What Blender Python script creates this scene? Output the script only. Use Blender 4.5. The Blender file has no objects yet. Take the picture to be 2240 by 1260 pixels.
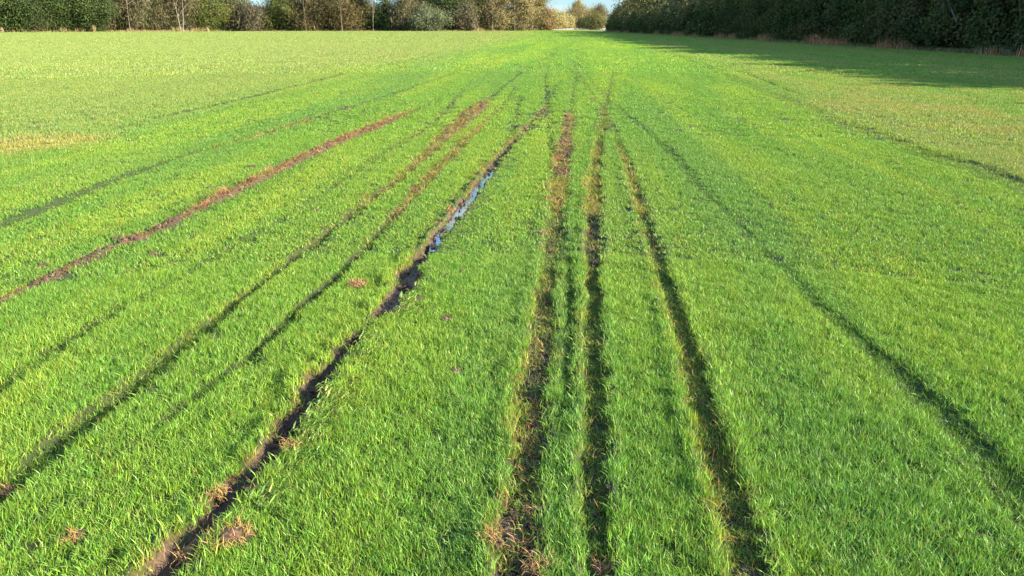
import bpy, math, random
import numpy as np

# ------------------------------------------------------------------ camera, sky, sun, exposure
S = bpy.context.scene
COL = S.collection
FPX, HORIZON, CAM_H = 1692.0, 57.0, 1.65
PITCH = math.atan((630 - HORIZON) / FPX)
cam_data = bpy.data.cameras.new('camera')
cam_data.sensor_width = 36.0
cam_data.lens = FPX / 2240 * 36.0
cam_data.clip_start, cam_data.clip_end = 0.05, 8000
cam = bpy.data.objects.new('camera', cam_data)
COL.objects.link(cam)
cam.location = (0, 0, CAM_H)
cam.rotation_euler = (math.pi / 2 - PITCH, 0, 0)
S.camera = cam

SUN_EL, SUN_AZ = math.radians(21.5), math.radians(113)     # azimuth clockwise from +Y (view direction)
W = bpy.data.worlds.new('World'); S.world = W; W.use_nodes = True
nt = W.node_tree; nt.nodes.clear()
def N(t, typ, **kw):
    n = t.nodes.new(typ)
    for k, v in kw.items(): setattr(n, k, v)
    return n
sky = N(nt, 'ShaderNodeTexSky', sky_type='NISHITA', sun_disc=False, sun_elevation=SUN_EL, sun_rotation=SUN_AZ, altitude=50, air_density=1.0, dust_density=0.1, ozone_density=2.0)
bg = N(nt, 'ShaderNodeBackground'); bg.inputs[1].default_value = 0.15
wo = N(nt, 'ShaderNodeOutputWorld')
tc = N(nt, 'ShaderNodeTexCoord'); sep = N(nt, 'ShaderNodeSeparateXYZ')
nt.links.new(tc.outputs['Generated'], sep.inputs[0])
zz = N(nt, 'ShaderNodeMath', operation='ADD'); zz.inputs[1].default_value = 0.12
nt.links.new(sep.outputs[2], zz.inputs[0])
dv = N(nt, 'ShaderNodeVectorMath', operation='DIVIDE'); cmb = N(nt, 'ShaderNodeCombineXYZ')
for k in range(3): nt.links.new(zz.outputs[0], cmb.inputs[k])
nt.links.new(tc.outputs['Generated'], dv.inputs[0]); nt.links.new(cmb.outputs[0], dv.inputs[1])
cn = N(nt, 'ShaderNodeTexNoise'); cn.inputs['Scale'].default_value = 1.3; cn.inputs['Detail'].default_value = 8; cn.inputs['Roughness'].default_value = 0.58
nt.links.new(dv.outputs[0], cn.inputs['Vector'])
cr = N(nt, 'ShaderNodeValToRGB'); cr.color_ramp.elements[0].position = 0.48; cr.color_ramp.elements[1].position = 0.66
nt.links.new(cn.outputs[0], cr.inputs[0])
mx = N(nt, 'ShaderNodeMix', data_type='RGBA')
tn = N(nt, 'ShaderNodeMix', data_type='RGBA', blend_type='MULTIPLY'); tn.inputs[0].default_value = 1; tr_ = N(nt, 'ShaderNodeValToRGB'); tr_.color_ramp.elements[0].position = .08; tr_.color_ramp.elements[0].color = (.22, .32, .48, 1); tr_.color_ramp.elements[1].position = .5; tr_.color_ramp.elements[1].color = (.75, .9, 1.1, 1)
nt.links.new(sep.outputs[2], tr_.inputs[0]); nt.links.new(tr_.outputs[0], tn.inputs[7])
nt.links.new(sky.outputs[0], tn.inputs[6])
nt.links.new(cr.outputs[0], mx.inputs[0]); nt.links.new(tn.outputs[2], mx.inputs[6]); mx.inputs[7].default_value = (2.5, 2.55, 2.65, 1)
nt.links.new(mx.outputs[2], bg.inputs[0]); nt.links.new(bg.outputs[0], wo.inputs[0])

sl = bpy.data.lights.new('sun', 'SUN'); sl.energy = 4.9; sl.angle = math.radians(0.6); sl.color = (1.0, 0.88, 0.68)
so = bpy.data.objects.new('sun', sl); COL.objects.link(so)
SUN_DIR = np.array([math.sin(SUN_AZ) * math.cos(SUN_EL), math.cos(SUN_AZ) * math.cos(SUN_EL), math.sin(SUN_EL)])
so.rotation_euler = (math.pi / 2 - SUN_EL, 0, math.pi - SUN_AZ)
so.location = (60, -10, 40)
S.view_settings.view_transform = 'Standard'; S.view_settings.look = 'None'
S.view_settings.exposure = 1.6; S.view_settings.gamma = 1
S.cycles.max_bounces = 6; S.cycles.diffuse_bounces = 3; S.cycles.glossy_bounces = 2; S.cycles.transmission_bounces = 4; S.cycles.transparent_max_bounces = 6

# ------------------------------------------------------------------ helpers
RNG = np.random.default_rng(7)
def bp(x, y):
    """where the sight line through a pixel of the 2240 x 1260 photograph meets level ground"""
    u = (x - 1120) / FPX; v = (y - 630) / FPX
    t = CAM_H / (math.sin(PITCH) + v * math.cos(PITCH))
    return u * t, (math.cos(PITCH) - v * math.sin(PITCH)) * t

def hash2(ix, iy, seed):
    h = (ix.astype(np.int64) * 374761393 + iy.astype(np.int64) * 668265263 + seed * 974634777) & 0x7fffffff
    h = ((h ^ (h >> 13)) * 1274126177) & 0x7fffffff
    h = (h ^ (h >> 16)) & 0xffff
    return h / 65535.0
def vnoise(x, y, seed=0):
    ix = np.floor(x); iy = np.floor(y); fx = x - ix; fy = y - iy
    fx = fx * fx * (3 - 2 * fx); fy = fy * fy * (3 - 2 * fy)
    a = hash2(ix, iy, seed); b = hash2(ix + 1, iy, seed); c = hash2(ix, iy + 1, seed); d = hash2(ix + 1, iy + 1, seed)
    return (a * (1 - fx) + b * fx) * (1 - fy) + (c * (1 - fx) + d * fx) * fy
def fbm(x, y, seed=0, octs=3, gain=0.5):
    s = 0; amp = 1; tot = 0
    for k in range(octs):
        s = s + amp * vnoise(x * 2 ** k + 17.3 * k, y * 2 ** k - 9.1 * k, seed + k); tot += amp; amp *= gain
    return s / tot
def sstep(a, b, x):
    t = np.clip((x - a) / (b - a), 0, 1); return t * t * (3 - 2 * t)

def mesh_obj(name, verts, faces_idx, faces_len, mat, parent=None, attrs=None, smooth=False):
    """faces_idx flat vertex indices, faces_len corners of each face"""
    me = bpy.data.meshes.new(name)
    verts = np.ascontiguousarray(verts, dtype=np.float32)
    me.vertices.add(len(verts)); me.vertices.foreach_set('co', verts.ravel())
    fl = np.asarray(faces_len, dtype=np.int32); fi = np.asarray(faces_idx, dtype=np.int32)
    if len(fl):
        me.loops.add(len(fi)); me.loops.foreach_set('vertex_index', fi)
        me.polygons.add(len(fl))
        me.polygons.foreach_set('loop_start', np.concatenate(([0], np.cumsum(fl)[:-1])).astype(np.int32))
        me.update(calc_edges=True)
        me.polygons.foreach_set('use_smooth', np.full(len(fl), smooth))
    for k, (typ, dom, data) in (attrs or {}).items():
        a = me.attributes.new(k, typ, dom)
        a.data.foreach_set({'FLOAT': 'value', 'INT': 'value', 'FLOAT_VECTOR': 'vector', 'FLOAT_COLOR': 'color'}[typ], np.ascontiguousarray(data).ravel())
    me.update()
    if mat: me.materials.append(mat)
    o = bpy.data.objects.new(name, me); COL.objects.link(o)
    if parent: o.parent = parent
    return o
def tag(o, label, cat, group=None, kind=None):
    o['label'] = label; o['category'] = cat
    if group: o['group'] = group
    if kind: o['kind'] = kind
    return o
def empty(name, loc, label, cat, group=None):
    o = bpy.data.objects.new(name, None); COL.objects.link(o); o.location = loc
    return tag(o, label, cat, group)

# ------------------------------------------------------------------ materials
def new_mat(name):
    m = bpy.data.materials.new(name); m.use_nodes = True; m.node_tree.nodes.clear()
    return m, m.node_tree, N(m.node_tree, 'ShaderNodeOutputMaterial')
def leafy_mat(name, atype, aname, trans=0.4, gloss=0.05, rough=0.45, tboost=(1.15, 1.1, 0.7), vary=None):
    m, t, out = new_mat(name)
    at = N(t, 'ShaderNodeAttribute', attribute_type=atype, attribute_name=aname)
    col = at.outputs['Color']
    if vary:
        va = N(t, 'ShaderNodeAttribute', attribute_type='GEOMETRY', attribute_name=vary)
        mu = N(t, 'ShaderNodeMix', data_type='RGBA', blend_type='MULTIPLY'); mu.inputs[0].default_value = 1
        t.links.new(col, mu.inputs[6]); t.links.new(va.outputs['Color'], mu.inputs[7]); col = mu.outputs[2]
    d = N(t, 'ShaderNodeBsdfDiffuse'); tr = N(t, 'ShaderNodeBsdfTranslucent'); g = N(t, 'ShaderNodeBsdfGlossy')
    g.inputs['Roughness'].default_value = rough; g.inputs['Color'].default_value = (0.9, 0.95, 0.8, 1)
    tm = N(t, 'ShaderNodeMix', data_type='RGBA', blend_type='MULTIPLY'); tm.inputs[0].default_value = 1; tm.inputs[7].default_value = (*tboost, 1)
    t.links.new(col, d.inputs[0]); t.links.new(col, tm.inputs[6]); t.links.new(tm.outputs[2], tr.inputs[0])
    m1 = N(t, 'ShaderNodeMixShader'); m1.inputs[0].default_value = trans
    t.links.new(d.outputs[0], m1.inputs[1]); t.links.new(tr.outputs[0], m1.inputs[2])
    m2 = N(t, 'ShaderNodeMixShader'); m2.inputs[0].default_value = gloss
    t.links.new(m1.outputs[0], m2.inputs[1]); t.links.new(g.outputs[0], m2.inputs[2]); t.links.new(m2.outputs[0], out.inputs[0])
    return m
M_GRASS = leafy_mat('grass_blades', 'INSTANCER', 'tint', 0.36, 0.025, 0.42, vary='vary')
M_LEAF = leafy_mat('leaves', 'GEOMETRY', 'leafcol', 0.28, 0.015, 0.5)
def bark_mat(name, c1, c2, scale=6):
    m, t, out = new_mat(name)
    b = N(t, 'ShaderNodeBsdfPrincipled'); b.inputs['Roughness'].default_value = 0.85
    g = N(t, 'ShaderNodeNewGeometry'); n = N(t, 'ShaderNodeTexNoise'); n.inputs['Scale'].default_value = scale; n.inputs['Detail'].default_value = 6
    t.links.new(g.outputs['Position'], n.inputs['Vector'])
    r = N(t, 'ShaderNodeValToRGB'); r.color_ramp.elements[0].color = (*c1, 1); r.color_ramp.elements[1].color = (*c2, 1)
    r.color_ramp.elements[0].position = 0.35; r.color_ramp.elements[1].position = 0.65
    t.links.new(n.outputs[0], r.inputs[0]); t.links.new(r.outputs[0], b.inputs['Base Color']); t.links.new(b.outputs[0], out.inputs[0])
    return m
M_BARK = bark_mat('brown_bark', (0.10, 0.075, 0.05), (0.22, 0.17, 0.11))
M_DARK_BARK = bark_mat('dark_bark', (0.035, 0.028, 0.02), (0.09, 0.07, 0.05))
M_PALE_BARK = bark_mat('pale_bark', (0.20, 0.17, 0.12), (0.36, 0.32, 0.24))
# soil / ground
M_GROUND, t, out = new_mat('field_ground')
b = N(t, 'ShaderNodeBsdfPrincipled')
at = N(t, 'ShaderNodeAttribute', attribute_type='GEOMETRY', attribute_name='ground_col')
wt = N(t, 'ShaderNodeAttribute', attribute_type='GEOMETRY', attribute_name='wetness')
g = N(t, 'ShaderNodeNewGeometry')
n1 = N(t, 'ShaderNodeTexNoise'); n1.inputs['Scale'].default_value = 45; n1.inputs['Detail'].default_value = 8; n1.inputs['Roughness'].default_value = 0.7
t.links.new(g.outputs['Position'], n1.inputs['Vector'])
mr = N(t, 'ShaderNodeMapRange'); mr.inputs[1].default_value = 0.3; mr.inputs[2].default_value = 0.7; mr.inputs[3].default_value = 0.55; mr.inputs[4].default_value = 1.45
t.links.new(n1.outputs[0], mr.inputs[0])
mu = N(t, 'ShaderNodeVectorMath', operation='SCALE'); t.links.new(at.outputs['Color'], mu.inputs[0]); t.links.new(mr.outputs[0], mu.inputs['Scale'])
t.links.new(mu.outputs[0], b.inputs['Base Color'])
rr = N(t, 'ShaderNodeMapRange'); rr.inputs[3].default_value = 0.95; rr.inputs[4].default_value = 0.42; t.links.new(wt.outputs['Fac'], rr.inputs[0]); t.links.new(rr.outputs[0], b.inputs['Roughness'])
bu = N(t, 'ShaderNodeBump'); bu.inputs['Strength'].default_value = 0.8; bu.inputs['Distance'].default_value = 0.02
t.links.new(n1.outputs[0], bu.inputs['Height']); t.links.new(bu.outputs[0], b.inputs['Normal']); t.links.new(b.outputs[0], out.inputs[0])
# crumbs / clods
def soil_mat(name, c1, c2, atype=None):
    m, t, out = new_mat(name)
    b = N(t, 'ShaderNodeBsdfPrincipled'); b.inputs['Roughness'].default_value = 0.85
    g = N(t, 'ShaderNodeNewGeometry'); n = N(t, 'ShaderNodeTexNoise'); n.inputs['Scale'].default_value = 60; n.inputs['Detail'].default_value = 6
    t.links.new(g.outputs['Position'], n.inputs['Vector'])
    r = N(t, 'ShaderNodeValToRGB'); r.color_ramp.elements[0].color = (*c1, 1); r.color_ramp.elements[1].color = (*c2, 1)
    r.color_ramp.elements[0].position = 0.35; r.color_ramp.elements[1].position = 0.68
    t.links.new(n.outputs[0], r.inputs[0]); col = r.outputs[0]
    if atype:
        a = N(t, 'ShaderNodeAttribute', attribute_type=atype, attribute_name='tint')
        mu = N(t, 'ShaderNodeMix', data_type='RGBA', blend_type='MULTIPLY'); mu.inputs[0].default_value = 1
        t.links.new(col, mu.inputs[6]); t.links.new(a.outputs['Color'], mu.inputs[7]); col = mu.outputs[2]
    t.links.new(col, b.inputs['Base Color'])
    bu = N(t, 'ShaderNodeBump'); bu.inputs['Distance'].default_value = 0.01; t.links.new(n.outputs[0], bu.inputs['Height']); t.links.new(bu.outputs[0], b.inputs['Normal'])
    t.links.new(b.outputs[0], out.inputs[0])
    return m
M_CRUMB = soil_mat('soil_crumbs', (0.5, 0.5, 0.5), (1.3, 1.2, 1.1), 'INSTANCER')
M_CLOD = soil_mat('clod_soil', (0.04, 0.024, 0.012), (0.17, 0.10, 0.05))
M_DARKCLOD = soil_mat('dark_clod_soil', (0.02, 0.013, 0.008), (0.07, 0.045, 0.028))
M_CLODGRASS, t, out = new_mat('clod_grass')
at = N(t, 'ShaderNodeAttribute', attribute_type='GEOMETRY', attribute_name='vary'); mu = N(t, 'ShaderNodeMix', data_type='RGBA', blend_type='MULTIPLY'); mu.inputs[0].default_value = 1; mu.inputs[7].default_value = (.34, .25, .08, 1)
d = N(t, 'ShaderNodeBsdfDiffuse'); t.links.new(at.outputs['Color'], mu.inputs[6]); t.links.new(mu.outputs[2], d.inputs[0]); t.links.new(d.outputs[0], out.inputs[0])
M_WATER, t, out = new_mat('puddle_water')
b = N(t, 'ShaderNodeBsdfPrincipled'); b.inputs['Base Color'].default_value = (0.03, 0.025, 0.018, 1); b.inputs['Roughness'].default_value = 0.02; b.inputs['IOR'].default_value = 7.0
g = N(t, 'ShaderNodeNewGeometry'); n = N(t, 'ShaderNodeTexNoise'); n.inputs['Scale'].default_value = 9; t.links.new(g.outputs['Position'], n.inputs['Vector'])
bu = N(t, 'ShaderNodeBump'); bu.inputs['Strength'].default_value = 0.12; bu.inputs['Distance'].default_value = 0.01
t.links.new(n.outputs[0], bu.inputs['Height']); t.links.new(bu.outputs[0], b.inputs['Normal']); t.links.new(b.outputs[0], out.inputs[0])

# ------------------------------------------------------------------ the wheel ruts, as courses over the ground
# node: pixel x, y of the course; half width (m); depth (m); bare soil 0..1; pressed grass 0..1; straw edge with sunlight painted in 0..1
DARK, MUD, RUST = (0.105, 0.066, 0.039), (0.058, 0.045, 0.028), (0.100, 0.062, 0.038)
RUTS = {
 'mud_left': dict(soil=DARK, lip=0.028, nodes=[(355,1275,0.084,0.081,.95,1,.9),(430,1190,0.078,0.076,.8,1,.9),(490,1125,0.078,0.081,.95,1,1),(560,1040,0.067,0.076,.9,1,.9),(620,960,0.073,0.085,.95,1,1),(680,870,0.073,0.081,.9,1,.9),(740,795,0.067,0.076,.85,1,.8),(785,748,0.067,0.085,1,1,.7),(803,732,.03,.02,.1,.7,.3),(816,716,.035,.02,.1,.7,.3),(850,680,0.095,0.085,1,1,.9),(900,600,0.106,0.095,1,1,1),(945,545,0.118,0.109,1,1,1),(985,490,0.123,0.123,1,1,.9),(1020,440,0.112,0.123,1,1,.9),(1050,400,0.106,0.114,1,1,.9),(1083,358,0.112,0.095,.95,1,.6),(1120,318,0.112,0.076,.8,1,.5),(1160,275,0.112,0.057,.75,1,.5),(1190,240,0.112,0.048,.6,1,.3),(1208,212,0.101,0.028,.2,.7,0),(1222,175,0.090,0.019,.05,.3,0)]),
 'mud_centre': dict(soil=(.060, .045, .027), lip=0.02, mound=.04, nodes=[(1125,1280,0.120,0.042,1,1,1),(1138,1180,0.120,0.036,.95,1,1),(1150,1080,0.105,0.030,.6,1,1),(1160,960,0.110,0.030,.62,1,1),(1172,840,0.120,0.036,.65,1,.9),(1186,720,0.120,0.036,.62,1,.8),(1196,630,0.110,0.036,.55,1,.6),(1208,550,0.120,0.030,.35,1,.5),(1220,460,0.130,0.030,.45,1,.4),(1228,395,0.150,0.036,.8,1,.4),(1236,330,0.170,0.042,.95,1,.4),(1241,285,0.170,0.042,1,1,.3),(1245,258,0.160,0.030,.9,1,.2),(1247,248,0.120,0.018,.1,.7,0),(1256,190,0.130,0.018,.0,.6,0),(1266,140,0.150,0.018,.0,.6,0),(1270,85,0.200,0.012,0,.4,0)]),
 'press_mid': dict(soil=MUD, lip=0.0, nodes=[(1222,470,.05,.02,.05,.6,0),(1240,560,.055,.03,.12,.8,.2),(1246,650,.06,.035,.15,.85,.2),(1244,750,.06,.03,.1,.75,.2),(1236,860,.05,.02,.0,.5,.2),(1225,960,.04,.01,0,.2,0)]),
 'press_fork': dict(soil=MUD, lip=0.0, nodes=[(1190,130,.12,.02,0,.35,0),(1193,185,.12,.03,.1,.5,0),(1200,260,.10,.03,.05,.7,0),(1208,340,.08,.03,.05,.75,0),(1214,420,.06,.03,.1,.6,0),(1220,470,.05,.02,0,.3,0)]),
 'deep_mid': dict(soil=MUD, lip=0.022, nodes=[(1308,1290,0.077,0.044,.55,1,.5),(1302,1150,0.083,0.050,.4,1,.5),(1300,1000,0.094,0.055,.5,1,.6),(1298,860,0.094,0.055,.4,1,.6),(1298,720,0.094,0.055,.3,1,.6),(1298,600,0.094,0.061,.55,1,.8),(1298,540,0.110,0.063,.85,1,.9),(1298,480,0.110,0.063,.85,1,.9),(1301,420,0.121,0.061,.45,1,.7),(1308,340,0.127,0.055,.3,1,.4),(1317,280,0.132,0.050,.15,1,.2),(1327,225,0.132,0.039,.05,.9,0),(1336,185,0.143,0.022,0,.6,0),(1342,150,0.143,0.011,0,.25,0)]),
 'deep_right': dict(soil=MUD, lip=0.02, nodes=[(1650,1300,0.123,0.045,.6,1,1),(1618,1180,0.112,0.045,.5,1,1),(1584,1060,0.112,0.045,.35,1,1),(1548,930,0.112,0.050,.4,1,1),(1517,820,0.112,0.050,.42,1,.9),(1490,730,0.106,0.050,.3,1,.8),(1462,640,0.101,0.050,.15,1,.6),(1432,550,0.101,0.050,.2,1,.5),(1407,470,0.106,0.050,.3,1,.5),(1385,400,0.112,0.045,.15,1,.3),(1367,345,0.112,0.035,.05,.9,.2),(1345,295,0.112,0.025,0,.7,0),(1325,262,0.101,0.015,0,.5,0),(1300,218,0.112,0.015,0,.4,0),(1268,165,0.123,0.010,0,.35,0),(1235,120,0.146,0.010,0,.2,0)]),
 'outer_right': dict(soil=MUD, lip=0.0, nodes=[(2330,1190,0.120,0.035,.05,.9,0),(2200,1045,0.120,0.035,.05,.9,0),(2080,925,0.115,0.035,.05,.9,0),(1980,835,0.110,0.033,.03,.9,0),(1870,740,0.100,0.030,0,.8,0),(1770,650,0.090,0.020,0,.6,0),(1690,570,0.080,0.015,0,.35,0),(1600,478,0.080,0.020,0,.5,0),(1540,418,0.090,0.025,0,.75,0),(1480,350,0.100,0.025,0,.8,0),(1420,292,0.100,0.025,0,.7,0),(1375,255,0.100,0.015,0,.5,0),(1330,220,0.100,0.010,0,.3,0),(1240,110,0.120,0.010,0,.2,0)]),
 'far_right': dict(soil=MUD, lip=0.0, nodes=[(2330,445,0.240,0.042,0,0.60,0),(2240,412,0.220,0.042,0,0.60,0),(2160,380,0.220,0.042,0,0.64,0),(2090,353,0.220,0.042,0,0.64,0),(2020,338,0.200,0.034,0,0.52,0),(1940,308,0.180,0.029,0,0.52,0),(1880,288,0.180,0.029,0,0.52,0),(1810,258,0.180,0.025,0,0.21,0),(1720,222,0.200,0.021,0,0.19,0),(1640,187,0.200,0.017,0,0.15,0),(1560,152,0.220,0.017,0,0.15,0),(1480,122,0.250,0.017,0,0.15,0),(1400,98,0.300,0.017,0,0.15,0)]),
 'far_right_pair': dict(soil=MUD, lip=0.0, nodes=[(1740,205,.12,.03,0,.45,0),(1660,172,.14,.04,0,.5,0),(1590,145,.15,.03,0,.4,0)]),
 'long_left': dict(soil=(.13, .08, .045), lip=0.012, mound=.055, nodes=[(-90,1165,.085,.06,.15,.95,.3),(0,1085,.10,.055,.15,1,.3),(100,1005,.10,.055,.1,1,.2),(200,928,.10,.055,.1,1,.3),(300,850,.09,.055,.1,1,.4),(400,766,.09,.055,.12,.95,.3),(500,690,.075,.05,.15,.9,.4),(600,606,.075,.05,.22,.9,.5),(700,527,.075,.05,.35,.9,.5),(800,447,.08,.05,.4,.95,.5),(880,390,.095,.05,.5,.95,.5),(940,335,.12,.04,.65,.9,.5),(990,288,.17,.035,.9,.9,.5),(1025,255,.20,.03,1,.9,.4),(1055,230,.20,.025,.9,.9,.3),(1080,210,.12,.03,.2,.8,0),(1110,185,.12,.03,.1,.8,0),(1150,152,.15,.03,.1,.7,0),(1205,118,.18,.03,.1,.6,0),(1250,95,.2,.02,0,.2,0)]),
 'second_left': dict(soil=(.11, .07, .04), lip=0.008, mound=.045, nodes=[(330,960,.05,.02,0,.3,0),(430,880,.06,.03,.0,.5,0),(520,810,.06,.045,.05,.8,0),(580,760,.06,.055,.1,.95,.1),(660,680,.065,.06,.08,.95,.1),(750,597,.065,.055,.06,.9,.2),(830,510,.07,.05,.25,.9,.5),(880,455,.09,.04,.6,.9,.6),(930,400,.095,.04,.65,.9,.6),(985,345,.10,.03,.7,.9,.5),(1030,298,.11,.025,.7,.8,.4),(1070,260,.08,.02,.45,.6,.3),(1098,232,.08,.02,.15,.4,0),(1130,190,.1,.02,.1,.4,0)]),
 'curl': dict(soil=MUD, lip=0.0, nodes=[(1136,210,.09,.03,.1,.6,0),(1132,245,.09,.03,.05,.7,0),(1122,285,.08,.03,.05,.7,0),(1105,320,.08,.03,0,.6,0),(1088,345,.07,.02,0,.3,0)]),
 'grey_left': dict(soil=MUD, lip=0.0, nodes=[(-100,930,.085,.04,.02,.85,0),(0,856,.085,.04,.02,.85,0),(100,782,.08,.035,.02,.75,0),(200,722,.075,.03,.05,.7,.1),(300,662,.075,.03,.05,.65,.1),(400,608,.07,.025,.05,.65,.1),(500,552,.065,.02,.05,.5,.1),(600,492,.06,.02,.08,.55,.1),(700,430,.06,.02,.15,.6,.2),(800,366,.065,.02,.25,.65,.3),(870,325,.07,.02,.35,.6,.3),(930,288,.08,.02,.35,.5,.3),(960,258,.10,.02,.45,.5,.2),(990,225,.11,.02,.5,.5,.2),(1013,198,.10,.02,.3,.4,0)]),
 'grey_left_pair': dict(soil=(.13, .08, .045), lip=0.0, mound=.05, nodes=[(690,415,.04,.01,.05,.3,.1),(760,380,.05,.02,.15,.5,.2),(850,330,.06,.02,.25,.55,.2),(915,293,.07,.02,.6,.5,.3),(945,280,.07,.02,.3,.4,.2)]),
 'rust_left': dict(soil=RUST, lip=0.02, mound=.085, nodes=[(-80,712,0.142,0.020,1.00,.9,.8),(0,673,0.134,0.020,0.91,.9,.8),(60,640,0.134,0.020,1.00,.9,.8),(110,618,0.160,0.018,1.00,.9,.8),(150,595,0.118,0.020,0.72,.9,.7),(200,572,0.126,0.020,1.00,.9,.8),(250,548,0.152,0.016,1.00,.9,.8),(300,530,0.160,0.016,1.00,.9,.8),(350,507,0.118,0.020,0.97,.9,.7),(390,487,0.111,0.016,1.00,.9,.8),(450,455,0.085,0.018,0.79,.9,.7),(510,427,0.119,0.012,1.00,.8,.8),(560,405,0.090,0.012,1.00,.8,.8),(620,375,0.100,0.012,1.00,.8,.7),(700,336,0.120,0.012,1.00,.8,.7),(770,305,0.140,0.012,1.00,.8,.6),(820,285,0.140,0.012,1.00,.8,.5),(860,266,0.110,0.008,0.75,.7,.4),(910,242,0.100,0.008,0.44,.5,.3),(960,222,0.100,0.004,0.25,.3,.2)]),
 'edge_left': dict(soil=(.2, .14, .06), lip=0.0, mound=.05, nodes=[(-80,530,.12,.05,0,.85,0),(0,496,.15,.07,0,.95,0),(100,456,.15,.07,0,.95,0),(200,415,.15,.07,0,.95,0),(300,376,.14,.06,0,.9,0),(390,345,.10,.04,.05,.7,.1),(460,325,.10,.035,.15,.6,.3),(540,304,.12,.02,.4,.6,.6),(600,286,.12,.02,.45,.6,.6),(670,266,.13,.02,.55,.6,.5),(720,250,.10,.03,.15,.6,.2),(760,240,.11,.02,.4,.6,.3),(800,227,.11,.02,.4,.6,.2),(860,207,.14,.03,0,.4,0),(980,165,.18,.03,0,.35,0),(1180,95,.25,.03,0,.3,0)]),
 'lane_edge_left': dict(soil=MUD, lip=0.0, nodes=[(230,292,.09,.02,0,.25,0),(330,262,.10,.03,0,.35,0),(420,243,.16,.04,.1,.55,0),(520,220,.18,.05,.15,.65,0),(580,206,.2,.05,.2,.65,0),(660,187,.16,.04,.1,.5,0),(760,160,.2,.04,.1,.5,0),(880,135,.25,.04,.1,.5,0),(960,118,.25,.03,0,.3,0)]),
 'far_pair': dict(soil=MUD, lip=0.0, nodes=[(1214,130,.13,.02,.1,.5,0),(1216,105,.16,.03,.1,.6,0),(1217,82,.25,.03,.1,.6,0)]),
 'far_cross': dict(soil=MUD, lip=0.0, nodes=[(1262,78,.3,.03,0,.5,0),(1330,88,.35,.04,0,.5,0),(1440,90,.35,.04,0,.4,0),(1560,98,.3,.04,0,.3,0)]),
}
SEGS = []
for ri, (nm, R) in enumerate(RUTS.items()):
    kp = (lambda q: .66 if nm == 'mud_left' and 330 < q[1] < 550 else 1)
    kw, kd = {'mud_left': (.88, .55), 'mud_centre': (.68, .8), 'rust_left': (.47, .8), 'long_left': (.85, .75), 'second_left': (.85, .8), 'deep_mid': (.68, .5), 'deep_right': (.64, .45), 'outer_right': (.85, .6), 'far_right': (1.35, .9)}.get(nm, (.85, .8))
    pts = [(*bp(q[0], q[1]), q[2] * kw * kp(q), q[3] * kd, *q[4:]) for q in R['nodes']]
    R['pts'] = pts
    run = 0
    for a, c in zip(pts[:-1], pts[1:]):
        L = math.hypot(c[0] - a[0], c[1] - a[1])
        SEGS.append((ri, a, c, L, run)); run += L
RK = list(RUTS)
RSOIL = np.array([R['soil'] for R in RUTS.values()]); RLIP = [R['lip'] for R in RUTS.values()]

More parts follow.
